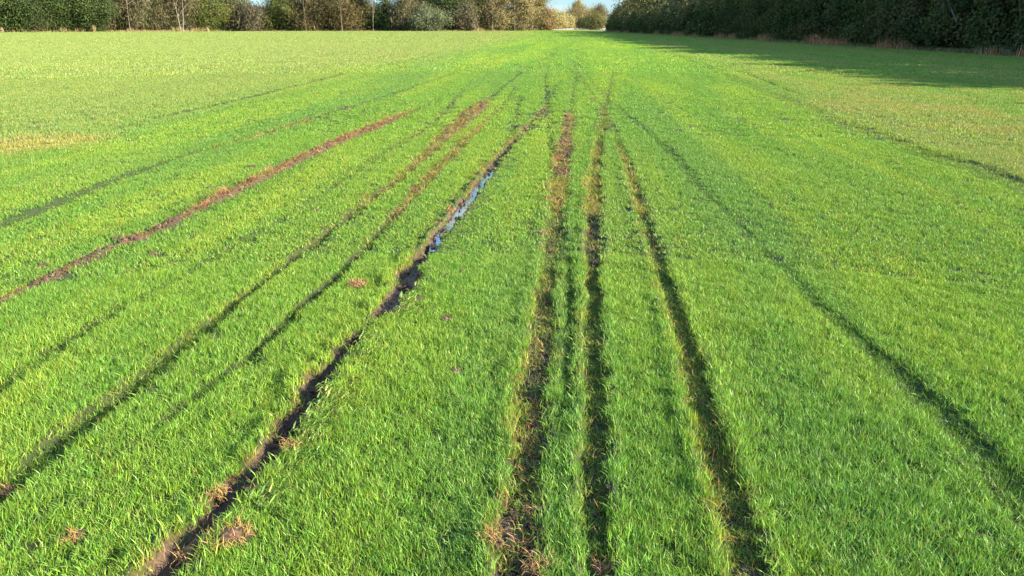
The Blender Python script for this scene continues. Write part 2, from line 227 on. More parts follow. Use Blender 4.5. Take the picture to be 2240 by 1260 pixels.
def rut_field(x, y):
    """height change, bare soil, soil colour, pressed grass, straw and painted sunlit edge, and the course direction at ground points"""
    n = len(x)
    dz = np.zeros(n); soil = np.zeros(n); press = np.zeros(n); edge = np.zeros(n); scol = np.tile(np.array(MUD), (n, 1)); wet = np.zeros(n); lipz = np.zeros(n); moundz = np.zeros(n)
    dirx = np.zeros(n); diry = np.ones(n); dry = np.zeros(n)
    for ri in range(len(RSOIL)):
        best = np.full(n, 9.0); P = np.zeros((n, 5)); run = np.zeros(n); side = np.zeros(n); ddx = np.zeros(n); ddy = np.zeros(n)
        for (rj, a, c, L, r0) in SEGS:
            if rj != ri: continue
            m = max(a[2], c[2]) * 3.5 + 0.05
            idx = np.nonzero((x > min(a[0], c[0]) - m) & (x < max(a[0], c[0]) + m) & (y > min(a[1], c[1]) - m) & (y < max(a[1], c[1]) + m))[0]
            if not len(idx): continue
            ux, uy = (c[0] - a[0]) / L, (c[1] - a[1]) / L
            px, py = x[idx] - a[0], y[idx] - a[1]
            tt = px * ux + py * uy
            # let ends trail off softly
            tc_ = np.clip(tt, 0, L); sx = px - tc_ * ux; sy = py - tc_ * uy
            d = np.hypot(sx, sy); w = d < best[idx]
            k = idx[w]; f = (tc_[w] / L)[:, None]
            best[k] = d[w]; P[k] = np.array(a[2:])[None] * (1 - f) + np.array(c[2:])[None] * f
            run[k] = r0 + tc_[w]; side[k] = np.sign(px[w] * uy - py[w] * ux); ddx[k] = ux; ddy[k] = uy
        k = np.nonzero(best < 2)[0]
        if not len(k): continue
        hw = P[k, 0]; s = best[k] * side[k]
        r = run[k]; z0 = np.zeros_like(r) + ri * 31.7
        far = np.clip(hw / .1, 1, 3)
        s = s + (fbm(r / (.30 * far), z0, 5, 3) - .5) * hw * (.75 if ri == 0 else .6)
        wn = hw * ((.5 if ri == 0 else .72) + (1.0 if ri == 0 else .56) * fbm(r / (.13 * far), z0 + 5 + side[k] * 3, 9, 3))
        q = np.abs(s) / wn
        prof = 1 - sstep(.62, 1.12, q)
        dep = P[k, 1] * (.75 + .5 * fbm(r / .25, z0 + 9, 13, 2))
        nz = -dep * prof
        mound = RUTS[RK[ri]].get('mound', 0) * sstep(.45, .85, P[k, 2]) * (1 - sstep(.5, 1.3, q)) * np.clip(y[k] / 9, .15, 1) * (.5 + fbm(r / .18, z0 + 61, 19, 3))
        moundz[k] = np.maximum(moundz[k], mound)
        new = nz < dz[k]; dz[k] = np.minimum(dz[k], nz)
        lip = RLIP[ri] * np.exp(-((q - 1.35) / .3) ** 2) * (.3 + 1.4 * fbm(r / .16, z0 + 21 + side[k] * 7, 17, 3))
        lipz[k] = np.maximum(lipz[k], lip)
        rag = fbm(x[k] / .045, y[k] / .07, 23 + ri, 3)
        sm = P[k, 2] * (1 - sstep(.7, 1.15, q + (rag - .5) * .8)) * sstep(0, .25, P[k, 2] * 1.35 - rag + .0)
        sm = np.where(P[k, 2] > .85, P[k, 2] * (1 - sstep(.75, 1.2, q + (rag - .5) * .8)), sm)
        up = sm > soil[k]; kk = k[up]
        soil[k] = np.maximum(soil[k], sm); scol[kk] = RSOIL[ri]
        pm = np.minimum(1, P[k, 3] * (1 + .7 * sstep(13, 18, y[k]))) * (1 - sstep(.8, 1.15, q))
        up = pm > press[k]; kk = k[up]; dirx[kk] = ddx[kk]; diry[kk] = ddy[kk]
        press[k] = np.maximum(press[k], pm)
        eg = P[k, 4] * np.exp(-((q - 1.04) / .14) ** 2) * np.where(side[k] < 0, 1.0, .45) * sstep(.25, .6, fbm(r / .22, z0 + 40 + side[k] * 5, 29, 2) + .12)  # straw edge, stronger on the left where the sunlit wall is painted in
        edge[k] = np.maximum(edge[k], eg)
        dry[k] = np.maximum(dry[k], P[k, 4] * (1 - sstep(.7, 1.1, q)) * (1 if ri != 0 else .25))
        if ri in (0, 4): wet[k] = np.maximum(wet[k], prof * P[k, 2] * (1 if ri == 0 else .4))
    return dict(dz=dz + moundz, soil=soil, scol=scol, press=press, edge=edge, wet=wet, lip=lipz, dirx=dirx, diry=diry, dry=dry)

# small patches of torn soil off the courses: x, y (pixels), radii in metres
PATCH = [(780, 628, .11, .07), (265, 520, .10, .07), (335, 562, .05, .03), (20, 1062, .03, .03), (165, 1185, .045, .025), (995, 820, .03, .03), (975, 705, .05, .03), (1180, 515, .06, .03), (460, 412, .12, .07), (95, 585, .08, .05), (548, 365, .08, .05), (690, 462, .03, .02), (1330, 1245, .05, .03)]
PATCH = [(*bp(a, c), e * .62, f * .62) for a, c, e, f in PATCH]
def patch_field(x, y):
    m = np.zeros(len(x))
    for px, py, rx, ry in PATCH:
        k = np.nonzero((np.abs(x - px) < rx * 2) & (np.abs(y - py) < ry * 3))[0]
        if len(k):
            q = np.hypot((x[k] - px) / rx, (y[k] - py) / (ry * 1.6)); m[k] = np.maximum(m[k], 1 - sstep(.5, 1.2, q + (fbm(x[k] / .03, y[k] / .03, 61, 2) - .5) * 1.1))
    return m

PUDDLE_Z = -0.021
_p = sorted([bp(q[0], q[1]) for q in RUTS['mud_left']['nodes'] if 330 < q[1] < 560], key=lambda q: q[1]); PUD_X, PUD_Y = [q[0] for q in _p], [q[1] for q in _p]
def base_z(x, y):
    r = np.hypot(x, y)
    near = (1 - sstep(25, 60, r)) * sstep(.25, 1.2, np.hypot(x - np.interp(y, PUD_Y, PUD_X), np.maximum(0, np.maximum(PUD_Y[0] - y, y - PUD_Y[-1]))))
    return near * (0.05 * (fbm(x / 1.7, y / 3.5, 41, 2) - .5) + 0.02 * (fbm(x / .3, y / .3, 43, 2) - .5))

# lane / colour zones of the sward
LANE_L = [bp(*q) for q in [(-400, 480), (0, 350), (170, 312), (420, 243), (580, 206), (760, 160), (900, 132), (1060, 100), (1180, 80)]]
LANE_R = [bp(*q) for q in [(2400, 480), (2240, 412), (2090, 353), (1940, 308), (1800, 255), (1640, 185), (1480, 120), (1400, 98), (1330, 80)]]
def lane_x(course, y):
    c = sorted(course, key=lambda p: p[1]); return np.interp(y, [p[1] for p in c], [p[0] for p in c])
def zones(x, y):
    wob = (fbm(x / 3, y / 5, 71, 2) - .5) * 1.2
    sc = .25 + .01 * y
    left = sstep(0, 1, (lane_x(LANE_L, y) - x + wob * .5) / (sc * 7) + .5)
    right = sstep(0, 1, (x - lane_x(LANE_R, y) + wob * .5) / (sc * 3) + .3)
    return left, right

LIN = lambda *c: np.array(c)
G_FRESH, G_YELL, G_BLUE, G_PALE, G_STRAW, G_RUST = LIN(.185, .37, .045), LIN(.265, .43, .045), LIN(.14, .31, .065), LIN(.27, .345, .085), LIN(.46, .37, .10), LIN(.34, .19, .06)
def mixc(a, b, t): return a * (1 - t[:, None]) + b * t[:, None]
def sward_colour(x, y, rng=None):
    """colour of the grass: fresh, yellowish, bluish and pale stands in streaks along the lane"""
    n = len(x)
    xs = x - .075 * y; s1 = fbm(xs / .42, y / 7, 81, 3); iso = fbm(x / .45, y / 1.3, 82, 2); s1 = s1 + (iso - s1) * .5 * (1 - sstep(3, 8, y)); s2 = fbm(xs / 1.3 + 40, y / 14, 83, 3); s3 = fbm(x / 6, y / 14, 87, 2)
    c = np.tile(G_FRESH, (n, 1))
    c = mixc(c, G_YELL, np.clip(sstep(.42, .66, s1) * .75 + sstep(.5, .75, s2) * .5, 0, 1))
    c = mixc(c, G_BLUE, np.clip(sstep(.48, .30, s2) * .35, 0, 1))
    L, R = zones(x, y)
    pale = np.clip(L * (.55 + .35 * s3) + R * (.25 + .55 * sstep(.4, .65, s2)), 0, .95)
    c = mixc(c, G_PALE, pale)
    # paler and yellower towards the left and with distance
    c = mixc(c, G_PALE, .35 * sstep(8, 40, y) * sstep(2, -6, x))
    # straw patch at the lane's left edge
    px, py = bp(70, 318); q = np.hypot((x - px) / 1.0, (y - py) / 1.1)
    c = mixc(c, G_STRAW, .55 * (1 - sstep(.3, 1.4, q + (fbm(x / .3, y / .3, 91, 2) - .5))))
    c = mixc(c, G_STRAW, R * .22 * sstep(.5, .62, fbm(x / .7, y / 1.2, 93, 2)) * (1 - sstep(20, 45, y)))
    return c

# ------------------------------------------------------------------ ground: one sheet, fine in front of the camera
def build_ground():
    th = np.concatenate((np.radians(np.linspace(-180, -52, 34, endpoint=False)), np.radians(np.linspace(-52, 52, 1100)), np.radians(np.linspace(52, 180, 35)[1:])))
    th = th[:-1]
    nr = 1180
    r = np.concatenate((np.array([.35, .9]), 1.45 * (330 / 1.45) ** (np.arange(nr) / (nr - 1)), np.array([420, 600, 900, 1500, 3000, 6000])))
    TT, RR = np.meshgrid(th, r)
    x = (np.sin(TT) * RR).ravel(); y = (np.cos(TT) * RR).ravel()
    z = base_z(x, y)
    f = rut_field(x, y); pm = patch_field(x, y)
    rough = (fbm(x / .05, y / .05, 51, 3) - .5)
    bed = (1 - sstep(.1, .2, np.hypot(x - np.interp(y, PUD_Y, PUD_X), np.maximum(0, np.maximum(PUD_Y[0] - y, y - PUD_Y[-1])))))
    z = z + f['dz'] + f['lip'] + bed * f['wet'] * .065 * sstep(.50, .68, fbm(x / .045 + 9, y / .11, 57, 3)) + f['soil'] * rough * .045 + pm * (rough * .05 + .008)
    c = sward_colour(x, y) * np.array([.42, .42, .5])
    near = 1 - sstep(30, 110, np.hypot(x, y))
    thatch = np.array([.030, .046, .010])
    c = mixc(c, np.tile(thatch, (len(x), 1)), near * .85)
    c = mixc(c, np.tile(np.array([.030, .050, .011]), (len(x), 1)), f['press'] * .6)
    scn = (.7 + .6 * fbm(x / .12, y / .12, 55, 2))[:, None]
    c = mixc(c, f['scol'] * scn, np.clip(f['soil'] * 1.25, 0, 1))
    c = mixc(c, np.array(G_RUST) * .4 * np.ones_like(c), np.clip(f['edge'] * .5, 0, 1) * (1 - np.clip(f['soil'] * 1.2, 0, 1)))
    c = mixc(c, np.tile(np.array(RUST), (len(x), 1)) * scn, pm)
    # pale stubble beyond the far end
    st = sstep(335, 350, y + .1 * x) * sstep(0, 12, x)
    c = mixc(c, np.tile(np.array([.62, .45, .34]), (len(x), 1)), st)
    nt_, nr_ = len(th), len(r)
    i = np.arange(nr_ - 1)[:, None] * nt_; j = np.arange(nt_)[None]; j2 = (j + 1) % nt_
    q = np.stack((i + j, i + j2, i + nt_ + j2, i + nt_ + j), -1).reshape(-1, 4)
    vc = len(x)
    verts = np.column_stack((x, y, z)); verts = np.vstack((verts, [[0, 0, 0]])); c = np.vstack((c, c[:1])); wet = np.append(f['wet'], 0)
    tri = np.column_stack((np.full(nt_, vc), np.arange(nt_), (np.arange(nt_) + 1) % nt_))
    fi = np.concatenate((tri[:, [0, 2, 1]].ravel(), q[:, ::-1].ravel())); fl = np.concatenate((np.full(nt_, 3), np.full(len(q), 4)))
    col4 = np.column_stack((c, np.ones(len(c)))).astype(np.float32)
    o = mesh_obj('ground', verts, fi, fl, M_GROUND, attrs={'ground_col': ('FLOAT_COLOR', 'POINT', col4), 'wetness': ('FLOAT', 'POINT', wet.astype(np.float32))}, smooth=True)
    o['kind'] = 'structure'; o['label'] = 'flat farm field ground scored with muddy wheel ruts'
    o['category'] = 'ground'
    return o
build_ground()

# ------------------------------------------------------------------ grass tufts (prototypes live in collections that are not in the scene)
def blade_mesh(name, nb, rad, hmin, hmax, width, mat, segs=3, lean=(.1, .7), seed=0, bright=.35, straw=.05, curl=1.0):
    g = np.random.default_rng(seed); V = []; F = []; FL = []; C = []
    for k in range(nb):
        rr = rad * math.sqrt(g.random()); a = g.random() * 6.283; bx, by = rr * math.cos(a), rr * math.sin(a)
        h = g.uniform(hmin, hmax); az = g.random() * 6.283; ln = g.uniform(*lean); w = width * g.uniform(.7, 1.25); fa = az + g.uniform(-1.2, 1.2)
        sx, sy = -math.sin(fa), math.cos(fa)
        v0 = len(V); v = g.uniform(1 - bright, 1 + bright)
        tone = np.array([v * g.uniform(.85, 1.2), v, v * g.uniform(.7, 1.4)])
        if g.random() < straw: tone = np.array([2.2, 1.15, 2.5]) * g.uniform(.7, 1.1)
        for s in range(segs + 1):
            f = s / segs
            ang = ln * f * curl * 1.2 + ln * .25
            px = bx + math.cos(az) * h * f * math.sin(ang); py = by + math.sin(az) * h * f * math.sin(ang); pz = h * f * math.cos(ang)
            ww = w * (1 - f ** 2.2) * (.75 + .25 * min(1, f * 4)) * .5
            base_dim = 1.0
            if s < segs:
                V += [(px - sx * ww, py - sy * ww, pz - .004), (px + sx * ww, py + sy * ww, pz - .004)]; C += [tone * base_dim] * 2
            else:
                V.append((px, py, pz)); C.append(tone)
        for s in range(segs - 1):
            q = v0 + 2 * s; F += [q, q + 1, q + 3, q + 2]; FL.append(4)
        q = v0 + 2 * (segs - 1); F += [q, q + 1, q + 2]; FL.append(3)
    C = np.column_stack((np.array(C), np.ones(len(C)))).astype(np.float32)
    o = mesh_obj(name, np.array(V), F, FL, mat, attrs={'vary': ('FLOAT_COLOR', 'POINT', C)})
    COL.objects.unlink(o)
    return o
def proto_collection(name, objs):
    c = bpy.data.collections.new(name)
    for o in objs: c.objects.link(o)
    return c
def scatter_object(name, pts, rot, scl, tint, idx, coll, mat):
    n = len(pts)
    o = mesh_obj(name, pts, [], [], mat, attrs={'rot': ('FLOAT_VECTOR', 'POINT', rot.astype(np.float32)), 'scl': ('FLOAT_VECTOR', 'POINT', scl.astype(np.float32)),
        'tint': ('FLOAT_COLOR', 'POINT', np.column_stack((tint, np.ones(n))).astype(np.float32)), 'pick': ('INT', 'POINT', idx.astype(np.int32))})
    ng = bpy.data.node_groups.new(name + '_spread', 'GeometryNodeTree')
    ng.interface.new_socket('Geometry', in_out='INPUT', socket_type='NodeSocketGeometry'); ng.interface.new_socket('Geometry', in_out='OUTPUT', socket_type='NodeSocketGeometry')
    gi = N(ng, 'NodeGroupInput'); go = N(ng, 'NodeGroupOutput')
    ci = N(ng, 'GeometryNodeCollectionInfo'); ci.inputs['Collection'].default_value = coll; ci.inputs['Separate Children'].default_value = True; ci.inputs['Reset Children'].default_value = True
    ip = N(ng, 'GeometryNodeInstanceOnPoints'); ip.inputs['Pick Instance'].default_value = True
    def na(nm, dt):
        k = N(ng, 'GeometryNodeInputNamedAttribute', data_type=dt); k.inputs['Name'].default_value = nm
        return [s for s in k.outputs if s.enabled and s.name == 'Attribute'][0]
    ng.links.new(gi.outputs[0], ip.inputs['Points']); ng.links.new(ci.outputs[0], ip.inputs['Instance'])
    ng.links.new(na('pick', 'INT'), ip.inputs['Instance Index'])
    e2r = N(ng, 'FunctionNodeEulerToRotation'); ng.links.new(na('rot', 'FLOAT_VECTOR'), e2r.inputs[0]); ng.links.new(e2r.outputs[0], ip.inputs['Rotation'])
    ng.links.new(na('scl', 'FLOAT_VECTOR'), ip.inputs['Scale']); ng.links.new(ip.outputs[0], go.inputs[0])
    md = o.modifiers.new('spread', 'NODES'); md.node_group = ng
    return o

NV = 6
protos = []
for v in range(NV): protos.append(blade_mesh('tuft_a%d' % v, 20, .034, .026, .056, .0031, M_GRASS, 3, (.05, .6), 100 + v, bright=.5))
for v in range(NV): protos.append(blade_mesh('tuft_b%d' % v, 22, .05, .026, .056, .0042, M_GRASS, 3, (.05, .6), 200 + v, bright=.5))
for v in range(NV): protos.append(blade_mesh('tuft_c%d' % v, 44, .10, .026, .056, .0075, M_GRASS, 2, (.05, .6), 300 + v, bright=.5))
for v in range(NV): protos.append(blade_mesh('tuft_d%d' % v, 100, .27, .028, .06, .017, M_GRASS, 2, (.05, .5), 400 + v, bright=.5))
for v in range(NV): protos.append(blade_mesh('tuft_e%d' % v, 150, .9, .03, .065, .055, M_GRASS, 1, (.05, .6), 500 + v))
GC = proto_collection('grass_tufts', protos)

def sector(n, r0, r1, half=46, back=1.2):
    r = np.sqrt(RNG.random(n) * (r1 ** 2 - r0 ** 2) + r0 ** 2); a = np.radians(RNG.uniform(-half, half, n))
    return np.sin(a) * r, np.cos(a) * r - back
def area(r0, r1, half=46): return math.radians(half) * (r1 ** 2 - r0 ** 2)

bands = [(1.9, 6.8, 1750, 0), (6.2, 14, 620, 1), (13, 33, 130, 2), (31, 90, 17, 3), (85, 330, 1.5, 4)]
P_, R_, S_, T_, I_ = [], [], [], [], []
for r0, r1, dens, kind in bands:
    half = 50 if kind < 2 else 44
    n = int(area(r0, r1, half) * dens)
    x, y = sector(n, r0, r1, half)
    f = rut_field(x, y); pm = patch_field(x, y)
    L, R = zones(x, y)
    keep = RNG.random(n) > np.clip(np.maximum(f['soil'] * 1.05, pm * .85), 0, .97)
    if kind >= 1: keep &= RNG.random(n) > np.clip(f['press'] * (.25 if kind == 1 else .55), 0, .85)
    # field margins: stop at the hedge and the tree line
    keep &= ~((x > 28.6)) & (y < 212 + .72 * (x + 130) + 4) & ~((y + .1 * x > 338))
    z = base_z(x, y) + f['dz'] + f['lip']
    h = .42 + .45 * fbm(x / .22, y / .22, 101, 2) + (.5 if kind == 0 else .25) * (vnoise(x / .055, y / .055, 107) - .5) + .25
    h = h * .88 + .25 * (fbm(x / 1.4, y / 3, 103, 2) - .5)
    h = h * (1 + .45 * L + .25 * R) * (1 - .42 * f['press'] * (1 - .4 * RNG.random(n)))
    h = h * (1 + .15 * sstep(.2, .8, f['edge']))
    if kind >= 1: h = h * (.85 + .25 * (kind >= 3))
    # water side: short growth on the banks of the puddle
    h = h * (1 - .55 * (1 - sstep(.12, .3, np.hypot(x - np.interp(y, PUD_Y, PUD_X), np.maximum(0, np.maximum(PUD_Y[0] - y, y - PUD_Y[-1]))))))
    tint = sward_colour(x, y)
    vv = .18 if kind < 1 else .11
    tint = tint * RNG.uniform(1 - vv, 1 + vv, n)[:, None] * np.column_stack((RNG.uniform(.88, 1.14, n), np.ones(n), RNG.uniform(.8, 1.3, n)))
    tint = mixc(tint, np.where((RNG.random(n) < .3)[:, None], G_STRAW, LIN(.34, .42, .035)), np.clip(f['edge'] * 1.0, 0, .85) * (RNG.random(n) < .75))  # straw plus bright yellow-green, sunlight on the rut edge put into the tint
    tint = mixc(tint, np.tile(G_RUST, (n, 1)), np.clip(f['edge'] * .9, 0, .9) * (RNG.random(n) < .13))
    tint = mixc(tint, np.tile(LIN(.25, .24, .045), (n, 1)), np.clip(f['dry'] * .75, 0, .8) * (RNG.random(n) < .65))
    tint = mixc(tint, np.tile(LIN(.095, .165, .035), (n, 1)), f['press'] * (.5 if kind < 2 else .6) * (RNG.random(n) < .8))
    tint = mixc(tint, np.tile(G_RUST, (n, 1)), pm * .8)
    # pressed blades lie along the course, lip blades lean outwards
    tilt = f['press'] * RNG.uniform(.05, .55, n)
    rx = RNG.normal(0, .10, n) - tilt * f['diry'] * .9; ry = RNG.normal(0, .10, n) + tilt * f['dirx'] * .9
    rot = np.column_stack((rx, ry, RNG.uniform(0, 6.283, n)))
    wsc = RNG.uniform(.85, 1.2, n)
    scl = np.column_stack((wsc, wsc, h))
    k = np.nonzero(keep)[0]
    P_.append(np.column_stack((x, y, z))[k]); R_.append(rot[k]); S_.append(scl[k]); T_.append(tint[k]); I_.append(kind * NV + RNG.integers(0, NV, n)[k])
grass = scatter_object('grass', np.vstack(P_), np.vstack(R_), np.vstack(S_), np.vstack(T_), np.concatenate(I_), GC, M_GRASS)
tag(grass, 'short green ryegrass growing over the whole field between the ruts', 'grass', kind='stuff')
print('grass tufts', sum(len(p) for p in P_))
# ------------------------------------------------------------------ soil crumbs, dead stalks and laid-over grass along the ruts
def ground_z(x, y):
    f = rut_field(x, y); return base_z(x, y) + f['dz'] + f['lip'], f
def along(names, per_m, lat, ymax=26):
    """random points along courses; lat = (mean, spread) in half widths, left negative"""
    X, Y, DX, DY, HW = [], [], [], [], []
    keys = list(RUTS)
    for (rj, a, c, L, r0) in SEGS:
        if keys[rj] not in names or min(a[1], c[1]) > ymax: continue
        n = RNG.poisson(per_m * L); t_ = RNG.random(n); hw = a[2] + (c[2] - a[2]) * t_
        s = RNG.normal(lat[0], lat[1], n) * hw; ux, uy = (c[0] - a[0]) / L, (c[1] - a[1]) / L
        X.append(a[0] + (c[0] - a[0]) * t_ + s * uy); Y.append(a[1] + (c[1] - a[1]) * t_ - s * ux)
        DX.append(np.full(n, ux)); DY.append(np.full(n, uy)); HW.append(hw)
    return [np.concatenate(q) for q in (X, Y, DX, DY, HW)]

def lump(name, seed, mat, sub=2, rough=.45):
    import bmesh
    bm = bmesh.new(); bmesh.ops.create_icosphere(bm, subdivisions=sub, radius=1)
    v = np.array([q.co[:] for q in bm.verts]); F = [[q.index for q in f.verts] for f in bm.faces]; bm.free()
    g = np.random.default_rng(seed); o1 = g.random(3) * 50
    d = fbm(v[:, 0] * 1.3 + o1[0] + v[:, 2], v[:, 1] * 1.3 + o1[1] - v[:, 2] * .7, seed, 3)
    d2 = fbm(v[:, 0] * 5 + o1[2] + v[:, 2] * 3, v[:, 1] * 5 - v[:, 2] * 4, seed + 9, 2)
    v = v * (1 + rough * 2 * (d - .5) + .45 * (d2 - .5))[:, None] * np.array([1, g.uniform(.6, .95), g.uniform(.45, .7)])
    o = mesh_obj(name, v, np.array(F).ravel(), [3] * len(F), mat); return o
lumps = []
for k in range(5):
    o = lump('crumb_%d' % k, 700 + k, M_CRUMB); COL.objects.unlink(o); lumps.append(o)
CC = proto_collection('crumb_kinds', lumps)
parts_ = []
for names, per, lat in ((('mud_left',), 170, (0, .75)), (('mud_left',), 40, (.3, 1.5)), (('mud_centre',), 520, (0, .6)), (('deep_mid', 'deep_right'), 90, (0, .6)), (('rust_left',), 260, (-.1, .6)), (('long_left', 'second_left', 'edge_left', 'grey_left', 'grey_left_pair'), 90, (0, .6))):
    x, y, dx, dy, hw = along(names, per, lat)
    z, f = ground_z(x, y)
    k = RNG.random(len(x)) < np.clip(f['soil'] * 1.3 - .15, 0, 1)
    if per == 40: k = (RNG.random(len(x)) < .8) & (y < 6)
    n = len(x); sz = (.003 + (.026 if per == 40 else .012) * RNG.random(n) ** 2.2) * (1 + .07 * y)
    tint = f['scol'] * RNG.uniform(.6, 1.6, n)[:, None] * np.array([1.05, 1, .95])
    parts_.append((np.column_stack((x, y, z + sz * .15))[k], tint[k], sz[k]))
for px, py, rx, ry in PATCH:
    n = 45; x = RNG.normal(px, rx * .5, n); y = RNG.normal(py, ry * .6, n); z, f = ground_z(x, y); sz = (.004 + .012 * RNG.random(n) ** 2) * (1 + .05 * y)
    parts_.append((np.column_stack((x, y, z + sz * .3 + .006)), np.array(RUST) * RNG.uniform(.6, 1.8, n)[:, None], sz))
P_ = np.vstack([q[0] for q in parts_]); T_ = np.vstack([q[1] for q in parts_]); sz = np.concatenate([q[2] for q in parts_]); n = len(P_)
crumbs = scatter_object('mud_crumbs', P_, RNG.uniform(0, 6.28, (n, 3)) * np.array([.1, .1, 1]), np.column_stack((sz, sz, sz)) * RNG.uniform(.7, 1.3, (n, 3)), T_, RNG.integers(0, 5, n), CC, M_CRUMB)
tag(crumbs, 'small crumbs of brown mud strewn along the wheel ruts', 'mud', kind='stuff')

st = [blade_mesh('stalk_%d' % k, 7, .025, .02, .055, .003, M_GRASS, 3, (.4, 1.5), 800 + k, straw=.2) for k in range(5)]
st += [blade_mesh('stalk_long_%d' % k, 12, .03, .06, .11, .0035, M_GRASS, 4, (.8, 1.4), 850 + k, curl=.7, straw=.15) for k in range(5)]
st += [blade_mesh('stalk_far_%d' % k, 9, .05, .02, .05, .007, M_GRASS, 2, (.4, 1.4), 880 + k, straw=.2) for k in range(5)]
DC = proto_collection('dead_grass_kinds', st)
parts_ = []
STALK = [LIN(.33, .37, .06), LIN(.19, .27, .035), LIN(.44, .37, .12), LIN(.32, .18, .06), LIN(.11, .16, .03)]
for names, per, lat, w, ymax in ((('mud_centre',), 150, (.0, .42), (.46, .34, .07, .05, .08), 8.5), (('mud_centre',), 45, (-.1, .6), (.15, .15, .25, .25, .2), 17), (('mud_centre',), 40, (-1.15, .2), (.45, .15, .3, .1, 0), 9), (('deep_mid',), 190, (0, .6), (.3, .3, .1, .03, .27), 20), (('deep_right',), 240, (-.1, .6), (.32, .28, .12, .08, .2), 20),
        (('deep_right', 'deep_mid'), 18, (-1.05, .1), (.65, .15, .15, .05, 0), 12), (('mud_left',), 80, (-1.2, .25), (.2, .1, .3, .4, 0), 12), (('mud_left',), 45, (.9, .4), (.2, .3, .2, .1, .2), 7),
        (('long_left', 'second_left'), 60, (0, .7), (.3, .35, .05, .15, .15), 18), (('rust_left',), 60, (0, .9), (.15, .15, .3, .4, 0), 16), (('edge_left',), 40, (0, .8), (.35, .25, .25, .15, 0), 18)):
    x, y, dx, dy, hw = along(names, per, lat, ymax); z, f = ground_z(x, y); n = len(x)
    pick = RNG.choice(5, n, p=np.array(w) / sum(w)); tint = np.array(STALK)[pick] * RNG.uniform(.65, 1.25, n)[:, None]
    far = y > 7
    keep = RNG.random(n) < np.clip(.02 + f['soil'] + .6 * f['edge'] + .6 * f['dry'], 0, 1) * np.where(f['wet'] * (np.abs(lat[0]) < .5) > .8, .75, 1)
    if names == ('mud_left',): keep &= ~((f['soil'] > .5) & (RNG.random(n) < .8))
    s = RNG.uniform(.7, 1.25, n) * np.where(far, 1.1, 1)
    parts_.append((np.column_stack((x, y, z + .002))[keep], np.column_stack((RNG.normal(0, .3, n), RNG.normal(0, .3, n), RNG.uniform(0, 6.28, n)))[keep], np.column_stack((s, s, s * RNG.uniform(.6, 1.1, n)))[keep], tint[keep], (np.where(far, 10, 0) + RNG.integers(0, 5, n))[keep]))
# laid-over tussocks thrown out to the right of the muddy left rut
keys = ('mud_left',)
x, y, dx, dy, hw = along(keys, 420, (1.9, .7), 4.8); z, f = ground_z(x, y); n = len(x)
keep = RNG.random(n) < sstep(.35, .6, fbm(x / .25, y / .35, 131, 2)) * (f['soil'] < .4)
az = np.arctan2(dy, dx) + RNG.normal(0, .35, n); tl = RNG.uniform(.5, 1.0, n)
tint = np.array([LIN(.17, .30, .06), LIN(.12, .24, .05), LIN(.30, .34, .09)])[RNG.choice(3, n, p=(.45, .35, .2))] * RNG.uniform(.75, 1.2, n)[:, None]
parts_.append((np.column_stack((x, y, z))[keep], np.column_stack((-np.sin(az) * tl, np.cos(az) * tl, np.zeros(n)))[keep] + np.column_stack((np.zeros(n), np.zeros(n), RNG.uniform(0, 6.28, n)))[keep] * 0, RNG.uniform(.7, 1.2, (n, 1))[keep] * np.ones((1, 3)), tint[keep], (5 + RNG.integers(0, 5, n))[keep]))
dead = scatter_object('dead_grass', *[np.vstack([q[k] for q in parts_]) for k in range(4)], np.concatenate([q[4] for q in parts_]), DC, M_GRASS)
tag(dead, 'torn straw coloured grass stalks lying in and beside the ruts', 'dead grass', kind='stuff')

# ------------------------------------------------------------------ the puddle standing in the muddy left rut
pts = [p for p in RUTS['mud_left']['pts']]
pn = RUTS['mud_left']['nodes']
sel = [p for p, q in zip(pts, pn) if 330 < q[1] < 560]
V, F, FL = [], [], []
fine = []
for a, c in zip(sel[:-1], sel[1:]):
    for k in range(10):
        f_ = k / 10; fine.append((a[0] + (c[0] - a[0]) * f_, a[1] + (c[1] - a[1]) * f_, (a[2] + (c[2] - a[2]) * f_) * 1.15))
for i, (x, y, w) in enumerate(fine):
    j = min(i, len(fine) - 2); dx, dy = fine[j + 1][0] - fine[j][0], fine[j + 1][1] - fine[j][1]; L = math.hypot(dx, dy); nx, ny = dy / L, -dx / L
    end = min(1, i / 4, (len(fine) - 1 - i) / 4)
    for s in (-1, -.5, 0, .5, 1): V.append((x + nx * w * s * (.3 + .7 * end), y + ny * w * s * (.3 + .7 * end), PUDDLE_Z))
    if i:
        for s in range(4): q = (i - 1) * 5 + s; F += [q, q + 1, q + 6, q + 5]; FL.append(4)
pud = mesh_obj('puddle_water', np.array(V), F, FL, M_WATER, smooth=True)
pud['kind'] = 'structure'; pud['label'] = 'narrow puddle reflecting blue sky in the muddy left rut'; pud['category'] = 'puddle'

